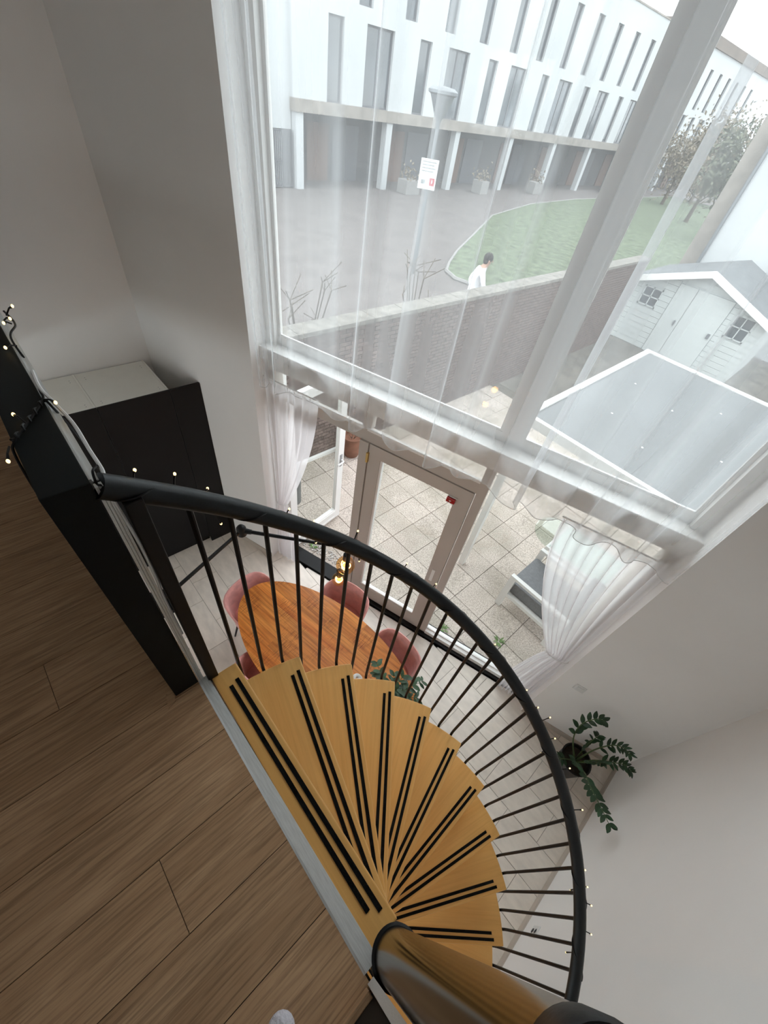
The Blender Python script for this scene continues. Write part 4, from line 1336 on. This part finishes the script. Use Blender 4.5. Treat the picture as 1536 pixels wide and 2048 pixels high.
for a, b, lab in ((-3.26, -2.80, None), (-2.79, -1.88, None)):
    dr = part('door', MB().box(a, b, SY0 - 0.03, SY0 + 0.02, -0.05, 1.73), 'shed_white', sh, bevel=0.006)
    part('door_handle', MB().box(b - 0.10 if a < -3 else b - 0.12, b - 0.06 if a < -3 else b - 0.05, SY0 - 0.07, SY0 - 0.03, 0.80, 0.92), 'facade_frame', dr)
for (a, b, z0, z1) in ((-4.05, -3.55, 0.98, 1.44), (-1.70, -1.22, 0.98, 1.56)):
    wn = part('window', MB().box(a, b, SY0 - 0.02, SY0 + 0.02, z0, z0 + 0.03).box(a, b, SY0 - 0.02, SY0 + 0.02, z1 - 0.03, z1).box(a, a + 0.03, SY0 - 0.02, SY0 + 0.02, z0, z1).box(b - 0.03, b, SY0 - 0.02, SY0 + 0.02, z0, z1).box((a + b) / 2 - 0.012, (a + b) / 2 + 0.012, SY0 - 0.02, SY0 + 0.02, z0, z1).box(a, b, SY0 - 0.02, SY0 + 0.02, (z0 + z1) / 2 - 0.012, (z0 + z1) / 2 + 0.012), 'shed_white', sh)
    for i in range(2):
        for j in range(2):
            part('pane', MB().box(a + (b - a) / 2 * i + 0.012, a + (b - a) / 2 * (i + 1) - 0.012, SY0 + 0.0, SY0 + 0.025, z0 + (z1 - z0) / 2 * j + 0.012, z0 + (z1 - z0) / 2 * (j + 1) - 0.012), 'facade_glass', wn)
sl_ = (AZ - EZ) / (AX - SX0)
for s, xe in ((-1, SX0 - 0.22), (1, SX1 + 0.22)):
    ze = AZ - abs(xe - AX) * ((AZ - EZ) / (AX - SX0 if s < 0 else SX1 - AX))
    mb = MB()
    for (y0, y1, h0, h1) in ((SY0 - 0.28, SY1 + 0.1, 0.02, 0.07),):
        mb.add([(AX, y0, AZ + h0), (AX, y1, AZ + h0), (xe, y1, ze + h0), (xe, y0, ze + h0), (AX, y0, AZ + h1), (AX, y1, AZ + h1), (xe, y1, ze + h1), (xe, y0, ze + h1)],
               [(0, 1, 2, 3), (7, 6, 5, 4), (0, 3, 7, 4), (3, 2, 6, 7), (2, 1, 5, 6), (1, 0, 4, 5)])
    part('roof_slope', mb, 'shed_roof', sh)
    mb = MB()
    y0, y1 = SY0 - 0.31, SY0 - 0.28
    mb.add([(AX, y0, AZ - 0.08), (AX, y1, AZ - 0.08), (xe, y1, ze - 0.08), (xe, y0, ze - 0.08), (AX, y0, AZ + 0.075), (AX, y1, AZ + 0.075), (xe, y1, ze + 0.075), (xe, y0, ze + 0.075)],
           [(0, 1, 2, 3), (7, 6, 5, 4), (0, 3, 7, 4), (3, 2, 6, 7), (2, 1, 5, 6), (1, 0, 4, 5)])
    part('barge_board', mb, 'frame_white', sh)

hs = thing('white_house', 'plain white rendered house gable rising behind the garden shed', 'house', (2, 21, 0))
part('wall', MB().box(-4.0, 12, 17.6, 25, -0.1, 9.5), 'render_white', hs)
part('corner_pilaster', MB().box(-4.62, -4.10, 17.9, 24.5, -0.1, 9.0), 'band_concrete', hs)
part('downpipe', MB().tube([(-4.04, 17.55, 0), (-4.04, 17.55, 9.2)], 0.05, 10), 'lamp_grey', hs, smooth=True)
part('roof', MB().box(-4.3, 12.2, 17.4, 25.2, 9.5, 9.7), 'roof_brown', hs)

# ================================================================== OUTSIDE: APARTMENT BUILDING
FX = -22.4
ab = thing('apartment_building', 'long white apartment block with rows of tall narrow dark windows', 'building', (-27, 45, -0.1))
lower = []
P0 = 5.73
for k in range(11):
    lower.append((16.25 + P0 * k, 17.13 + P0 * k))
    lower.append((18.45 + P0 * k, 20.2 + P0 * k))
upper_ = [(17.9 + 2.865 * k - (0.0), 18.72 + 2.865 * k) for k in range(21)]
BYE = 80.0
def facade(mb, y0, y1, z0, z1, holes, depth=0.2):
    holes = [h for h in holes if h[0] >= y0 and h[1] <= y1]
    ys = [y0]
    for a, b in holes:
        ys += [a, b]
    ys.append(y1)
    for a, b in zip(ys[0::2], ys[1::2]):
        mb.box(FX - 0.35, FX, a, b, z0, z1)
mb = MB()
facade(mb, 14.36, BYE, 3.2, 5.93, lower)
facade(mb, 14.36, BYE, 6.40, 9.15, upper_)
mb.box(FX - 0.35, FX, 14.36, BYE, 5.93, 6.40)
mb.box(FX - 0.35, FX, 14.36, BYE, 9.15, 10.30)
part('wall', mb, 'render_white', ab)
part('side_wall', MB().box(FX - 6, FX - 0.2, 4.0, 14.36, 2.10, 10.2).box(FX - 6, FX - 0.2, 4.0, 12.82, -0.1, 2.10).box(FX - 6, FX - 0.32, 12.82, 14.36, -0.1, 2.1), 'render_white', ab)
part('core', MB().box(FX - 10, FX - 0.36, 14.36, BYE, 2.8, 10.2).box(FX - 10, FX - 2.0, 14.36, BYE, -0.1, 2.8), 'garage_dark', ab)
part('roof_edge', MB().box(FX - 10, FX + 0.15, 52.0, BYE + 0.2, 10.30, 11.0), 'roof_brown', ab)
part('parapet_cap', MB().box(FX - 0.45, FX + 0.05, 14.3, 52.0, 10.30, 10.38), 'band_concrete', ab)
part('concrete_band', MB().box(FX - 0.3, FX + 0.25, 14.30, BYE, 2.76, 3.2), 'band_concrete', ab)
for k in range(12):
    yc = 14.40 + P0 * k
    part('pillar', MB().box(FX - 0.25, FX + 0.15, yc, yc + 0.42, -0.1, 2.76), 'render_white', ab)
    dd = part('entrance_door', MB().box(FX - 2.02, FX - 1.9, yc + 2.0, yc + 3.4, -0.1, 2.3), 'door_brown', ab, bevel=0.01)
    part('garage_door', MB().box(FX - 2.0, FX - 1.92, yc + 3.7, yc + 5.5, -0.1, 2.3), 'facade_frame', ab)
def fwin(w_, h):
    fm = MB().box(-0.06, 0.0, 0, 0.07, 0, h).box(-0.06, 0.0, w_ - 0.07, w_, 0, h).box(-0.06, 0.0, 0.07, w_ - 0.07, 0, 0.07).box(-0.06, 0.0, 0.07, w_ - 0.07, h - 0.07, h)
    if w_ > 1.2:
        fm.box(-0.06, 0, w_ / 2 - 0.04, w_ / 2 + 0.04, 0.07, h - 0.07)
    return fm.mesh('window', 'facade_frame'), MB().box(-0.045, -0.03, 0.07, w_ - 0.07, 0.07, h - 0.07).mesh('pane', 'facade_glass')
wA, wB, wU = fwin(0.88, 2.73), fwin(1.75, 2.73), fwin(0.82, 2.75)
for (a, b) in lower:
    if b > BYE:
        continue
    wm = wA if b - a < 1.2 else wB
    o = link('window', wm[0], ab)
    o.location = Vector((FX - 0.14, a, 3.2)) - Vector(ab.location)
    link('pane', wm[1], o)
for (a, b) in upper_:
    if b > BYE:
        continue
    o = link('window', wU[0], ab)
    o.location = Vector((FX - 0.14, a, 6.40)) - Vector(ab.location)
    link('pane', wU[1], o)
gt_ = thing('bar_gate', 'dark vertical bar gate beside the white apartment block', 'gate', (FX, 13.6, -0.1))
part('frame', MB().box(FX - 0.08, FX - 0.02, 12.86, 12.92, -0.05, 2.08).box(FX - 0.08, FX - 0.02, 14.26, 14.32, -0.05, 2.08).box(FX - 0.08, FX - 0.02, 12.92, 14.26, 2.02, 2.08).box(FX - 0.08, FX - 0.02, 12.92, 14.26, 0.95, 1.0).box(FX - 0.08, FX - 0.02, 12.92, 14.26, -0.02, 0.04), 'facade_frame', gt_)
bar = MB().box(-0.02, 0.02, -0.018, 0.018, 0.0, 2.0).mesh('bar', 'facade_frame')
for k in range(12):
    o = link('bar', bar, gt_)
    o.location = Vector((FX - 0.05, 13.02 + k * 0.105, 0.03)) - Vector(gt_.location)
for k, (yy, w_, h, lab) in enumerate(((21.0, 1.1, 0.55, 'pale concrete planter with dry shrub at the first pillar'), (28.0, 0.8, 0.6, 'pale concrete planter beside the second pair of pillars'), (34.5, 1.2, 0.6, 'pale concrete planter in front of the slatted garages'), (47.0, 1.6, 0.7, 'pale concrete planter right of the window mullion'), (53.0, 1.3, 0.7, 'pale concrete planter at the foot of the big tree'))):
    p_ = thing('planter', lab, 'planter', (FX + 1.0, yy, -0.1), group='concrete planters along the apartment block')
    part('trough', MB().box(FX + 0.6, FX + 1.4, yy, yy + w_, -0.1, h), 'kerb', p_, bevel=0.02)
    sm = MB()
    rr = random.Random(k)
    for q in range(90):
        x, y, z_ = FX + 1 + rr.gauss(0, .3), yy + w_ / 2 + rr.gauss(0, w_ * .28), h + abs(rr.gauss(0.15, .3))
        s_ = 0.09
        v = Vector((rr.uniform(-1, 1), rr.uniform(-1, 1), rr.uniform(-1, 1))).normalized()
        u_ = v.orthogonal().normalized()
        c_ = Vector((x, y, z_))
        sm.add([c_ - v * s_, c_ + u_ * s_ * .5, c_ + v * s_, c_ - u_ * s_ * .5], [(0, 1, 2, 3)])
    tag(part('shrub', sm, 'tree_leaf_brown', p_), kind='stuff')

# ---- lawn with kerb
lawn = [(-10.3, 12.9), (-10.9, 13.7), (-11.9, 15.3), (-13.9, 19.0), (-16.2, 23.2), (-18.2, 30), (-19.2, 38), (-19.6, 60), (-6.0, 60), (-5.4, 30), (-5.6, 17), (-6.6, 13.6), (-8.3, 12.9), (-9.6, 12.6)]
lw_ = struct(link('lawn', MB().prism(lawn, -0.1, -0.02).mesh('lawn', 'lawn_green')))
tag(lw_, 'green lawn with a rounded corner beside the street')
kb = []
for i in range(len(lawn)):
    kb.append((lawn[i][0], lawn[i][1], -0.06))
tag(struct(link('kerb', MB().tube(kb + [kb[0]], 0.07, 6).mesh('kerb', 'kerb'))), 'pale kerb round the lawn')

# ---- street lamp with notice
LP = (-10.62, 11.5)
sl2 = thing('street_lamp', 'grey street lamp with cone head and white notice on its pole', 'street lamp', (LP[0], LP[1], -0.1))
part('pole', MB().tube([(LP[0], LP[1], -0.1), (LP[0], LP[1], 3.75)], [0.075, 0.05], 12), 'lamp_grey', sl2, smooth=True)
part('lamp_head', MB().lathe([(0.06, 3.60), (0.07, 3.72), (0.13, 3.80), (0.33, 4.22), (0.40, 4.25), (0.40, 4.31), (0.30, 4.37), (0.001, 4.40)], 24, (LP[0], LP[1], 0)), 'lamp_grey', sl2, smooth=True)
ndir = Vector((-LP[0], -LP[1], 0)).normalized()
sdir = Vector((ndir.y * -1, ndir.x, 0))
def SG(a, d, z):
    p = Vector((LP[0], LP[1], 0)) + sdir * a + ndir * (0.08 + d)
    return (p.x, p.y, z)
sp = part('notice', MB().box(-0.30, 0.22, 0, 0.02, 2.22, 2.92, SG), 'plastic_white', sl2)
for k, zz_ in enumerate((2.84, 2.77, 2.70, 2.63)):
    part('print_line', MB().box(-0.25, 0.16 - 0.05 * (k % 2), 0.02, 0.023, zz_, zz_ + 0.022, SG), 'sign_text', sp)
part('print_square', MB().box(0.03, 0.18, 0.02, 0.023, 2.32, 2.50, SG), 'sign_red', sp)
part('print_mark', MB().box(0.09, 0.12, 0.023, 0.025, 2.37, 2.46, SG), 'plastic_white', sp)
part('print_square', MB().box(-0.22, -0.10, 0.02, 0.023, 2.34, 2.44, SG), 'sign_text', sp)

# ---- trees and shrubs
def tree(label, x, y, h, cr, n, m, seed, trunk_h=2.2, name='tree'):
    t = thing(name, label, 'tree', (x, y, -0.1))
    rr = random.Random(seed)
    part('trunk', MB().tube([(x, y, -0.1), (x + .05, y, trunk_h), (x + .1, y + .1, h * .6)], [0.16, 0.11, 0.05], 10), 'bark', t, smooth=True)
    br = MB()
    ends = []
    for k in range(16):
        a = rr.uniform(0, 6.28)
        z0 = rr.uniform(trunk_h * .7, h * .55)
        L = cr * rr.uniform(.5, 1)
        e = Vector((x + L * cos(a), y + L * sin(a), min(h * .95, z0 + rr.uniform(.2, .5) * h)))
        br.tube([(x, y, z0), (x + L * .5 * cos(a), y + L * .5 * sin(a), z0 + (e.z - z0) * .6), e], [0.05, 0.03, 0.012], 5)
        ends.append(e)
    part('branches', br, 'bark', t)
    fm = MB()
    cz = (trunk_h + h) / 2
    for k in range(n):
        if rr.random() < 0.6:
            e = rr.choice(ends)
            c = e + Vector((rr.gauss(0, cr * .22), rr.gauss(0, cr * .22), rr.gauss(0, h * .09)))
        else:
            c = Vector((x + rr.gauss(0, cr * .45), y + rr.gauss(0, cr * .45), cz + rr.gauss(0, (h - trunk_h) * .25)))
        s_ = rr.uniform(.08, .17)
        v = Vector((rr.uniform(-1, 1), rr.uniform(-1, 1), rr.uniform(-1, 1))).normalized()
        u_ = v.orthogonal().normalized()
        fm.add([c - v * s_, c + u_ * s_ * .5, c + v * s_, c - u_ * s_ * .5], [(0, 1, 2, 3)])
    tag(part('foliage', fm, m, t), kind='stuff')
tree('brownish bushy tree right of the window mullion', -17.0, 50.0, 5.2, 2.2, 3000, 'tree_leaf_brown', 1, 0.9)
tree('tall green tree in front of the far windows', -12.3, 43.0, 5.6, 2.0, 2400, 'tree_leaf_brown', 2, 1.4)
tree('dark green tree close to the white house corner', -9.0, 36.0, 4.9, 1.8, 2200, 'tree_leaf', 3, 1.6)
tree('low brown shrub row at the end of the lawn', -17.4, 58.5, 3.4, 2.4, 3000, 'tree_leaf_brown', 4, 0.4)
tree('thin young tree on the lawn', -14.0, 34.5, 3.6, 0.6, 260, 'tree_leaf', 5, 2.4)
def twig_shrub(label, x, y, h, n, seed):
    t = thing('bare_shrub', label, 'shrub', (x, y, -0.1))
    rr = random.Random(seed)
    for k in range(n):
        a = rr.uniform(0, 6.28)
        s_ = rr.uniform(.15, .45)
        p = [(x, y, -0.1), (x + s_ * .3 * cos(a), y + s_ * .3 * sin(a), h * .55), (x + s_ * cos(a), y + s_ * sin(a), h * rr.uniform(.8, 1.1))]
        st_ = part('stem', MB().tube(smoothpath(p, 4), 0.010, 5), 'bark', t)
        q = Vector(p[2])
        for j in range(3):
            part('twig', MB().tube([q, q + Vector((rr.uniform(-.3, .3), rr.uniform(-.3, .3), rr.uniform(.05, .25)))], 0.006, 4), 'bark', st_)
twig_shrub('bare twiggy shrub behind the near end of the brick wall', -4.9, 3.2, 2.25, 7, 1)
twig_shrub('bare twiggy shrub behind the brick wall near the lamp pole', -5.0, 5.6, 2.2, 7, 2)

# ---- passer-by
PXY = (-6.62, 9.5)
pr = thing('person', 'person in a white shirt and light jeans walking behind the brick wall', 'person', (PXY[0], PXY[1], -0.1))
def build_person(px, py, z0):
    J = {
        'pelvis': (0, 0, 0.95), 'waist': (0.0, 0.02, 1.10), 'chest': (0, 0.07, 1.32), 'neck': (0, 0.13, 1.50), 'head': (0, 0.18, 1.62), 'crown': (0, 0.20, 1.74),
        'lhip': (-0.10, 0, 0.90), 'lknee': (-0.11, 0.16, 0.52), 'lank': (-0.11, 0.02, 0.10), 'ltoe': (-0.11, 0.17, 0.04),
        'rhip': (0.10, 0, 0.90), 'rknee': (0.10, -0.04, 0.50), 'rank': (0.10, -0.34, 0.16), 'rtoe': (0.10, -0.26, 0.02),
        'lsh': (-0.18, 0.08, 1.42), 'lel': (-0.24, -0.06, 1.16), 'lwr': (-0.24, 0.02, 0.94), 'lhand': (-0.23, 0.07, 0.86),
        'rsh': (0.18, 0.08, 1.42), 'rel': (0.25, 0.16, 1.17), 'rwr': (0.24, 0.34, 1.04), 'rhand': (0.23, 0.42, 1.02),
    }
    R = {'pelvis': .15, 'waist': .135, 'chest': .155, 'neck': .058, 'head': .085, 'crown': .07, 'lhip': .095, 'lknee': .062, 'lank': .042, 'ltoe': .035, 'rhip': .095, 'rknee': .062, 'rank': .042, 'rtoe': .035,
         'lsh': .072, 'lel': .050, 'lwr': .034, 'lhand': .030, 'rsh': .072, 'rel': .050, 'rwr': .034, 'rhand': .030}
    E_ = [('pelvis', 'waist'), ('waist', 'chest'), ('chest', 'neck'), ('neck', 'head'), ('head', 'crown'), ('pelvis', 'lhip'), ('lhip', 'lknee'), ('lknee', 'lank'), ('lank', 'ltoe'), ('pelvis', 'rhip'), ('rhip', 'rknee'), ('rknee', 'rank'), ('rank', 'rtoe'),
          ('chest', 'lsh'), ('lsh', 'lel'), ('lel', 'lwr'), ('lwr', 'lhand'), ('chest', 'rsh'), ('rsh', 'rel'), ('rel', 'rwr'), ('rwr', 'rhand')]
    # fingers
    for s, w_, hd in (('l', 'lwr', 'lhand'), ('r', 'rwr', 'rhand')):
        d = (Vector(J[hd]) - Vector(J[w_])).normalized()
        side = d.cross(Vector((1, 0, 0))).normalized()
        for q in range(5):
            nm = f'{s}f{q}'
            off = side * (0.022 * (q - 2)) if q < 4 else side * -0.055
            J[nm] = tuple(Vector(J[hd]) + d * (0.07 if q < 4 else 0.02) + off)
            R[nm] = .009
            E_.append((hd, nm))
    names = list(J)
    me = bpy.data.meshes.new('body')
    me.from_pydata([J[n_] for n_ in names], [(names.index(a), names.index(b)) for a, b in E_], [])
    o = bpy.data.objects.new('body_tmp', me)
    COL.objects.link(o)
    md = o.modifiers.new('skin', 'SKIN')
    sv = me.skin_vertices[0].data
    for i, n_ in enumerate(names):
        sv[i].radius = (R[n_], R[n_])
        sv[i].use_root = (n_ == 'pelvis')
    ss = o.modifiers.new('sub', 'SUBSURF')
    ss.levels = 2
    ss.render_levels = 2
    dg = bpy.context.evaluated_depsgraph_get()
    bm_ = bpy.data.meshes.new_from_object(o.evaluated_get(dg))
    bpy.data.objects.remove(o)
    for nm in ('skin', 'shirt_white', 'jeans', 'shirt_white'):
        bm_.materials.append(MATS[nm])
    for p in bm_.polygons:
        c = p.center
        p.use_smooth = True
        if c.z < 0.09:
            p.material_index = 3
        elif c.z < 0.90 and abs(c.x) < 0.2:
            p.material_index = 2
        elif c.z > 1.50:
            p.material_index = 0
        elif (abs(c.x) > 0.19 and (c.z < 1.0 or c.y > 0.30)):
            p.material_index = 0
        else:
            p.material_index = 1
    return bm_
try:
    bmsh = build_person(0, 0, 0)
    bo = link('body', bmsh, pr)
    hm = MB().ball((0, 0.17, 1.70), 0.103, 18, 12, (0.92, 1.05, 1.0)).ball((0, 0.135, 1.63), 0.085, 14, 10, (0.95, 0.8, 1.0))
    part('hair', hm, 'hair_dark', pr, smooth=True, world=False)
    fc = MB().ball((0, 0.285, 1.63), 0.014, 8, 6, (0.8, 1.2, 1.4)).ball((-0.085, 0.18, 1.64), 0.018, 8, 6, (0.5, 1, 1.5)).ball((0.085, 0.18, 1.64), 0.018, 8, 6, (0.5, 1, 1.5))
    part('nose_and_ears', fc, 'skin', pr, smooth=True, world=False)
    ey = MB().ball((-0.032, 0.268, 1.665), 0.010, 8, 6).ball((0.032, 0.268, 1.665), 0.010, 8, 6).box(-0.022, 0.022, 0.262, 0.272, 1.585, 1.592)
    part('eyes_and_mouth', ey, 'hair_dark', pr, smooth=True, world=False)
    pr.rotation_euler = (0, 0, radians(-40))
    pr.scale = (1.1, 1.1, 1.06)
    pr.location = (PXY[0], PXY[1], -0.1)
except Exception as ex:
    print('person failed', ex)
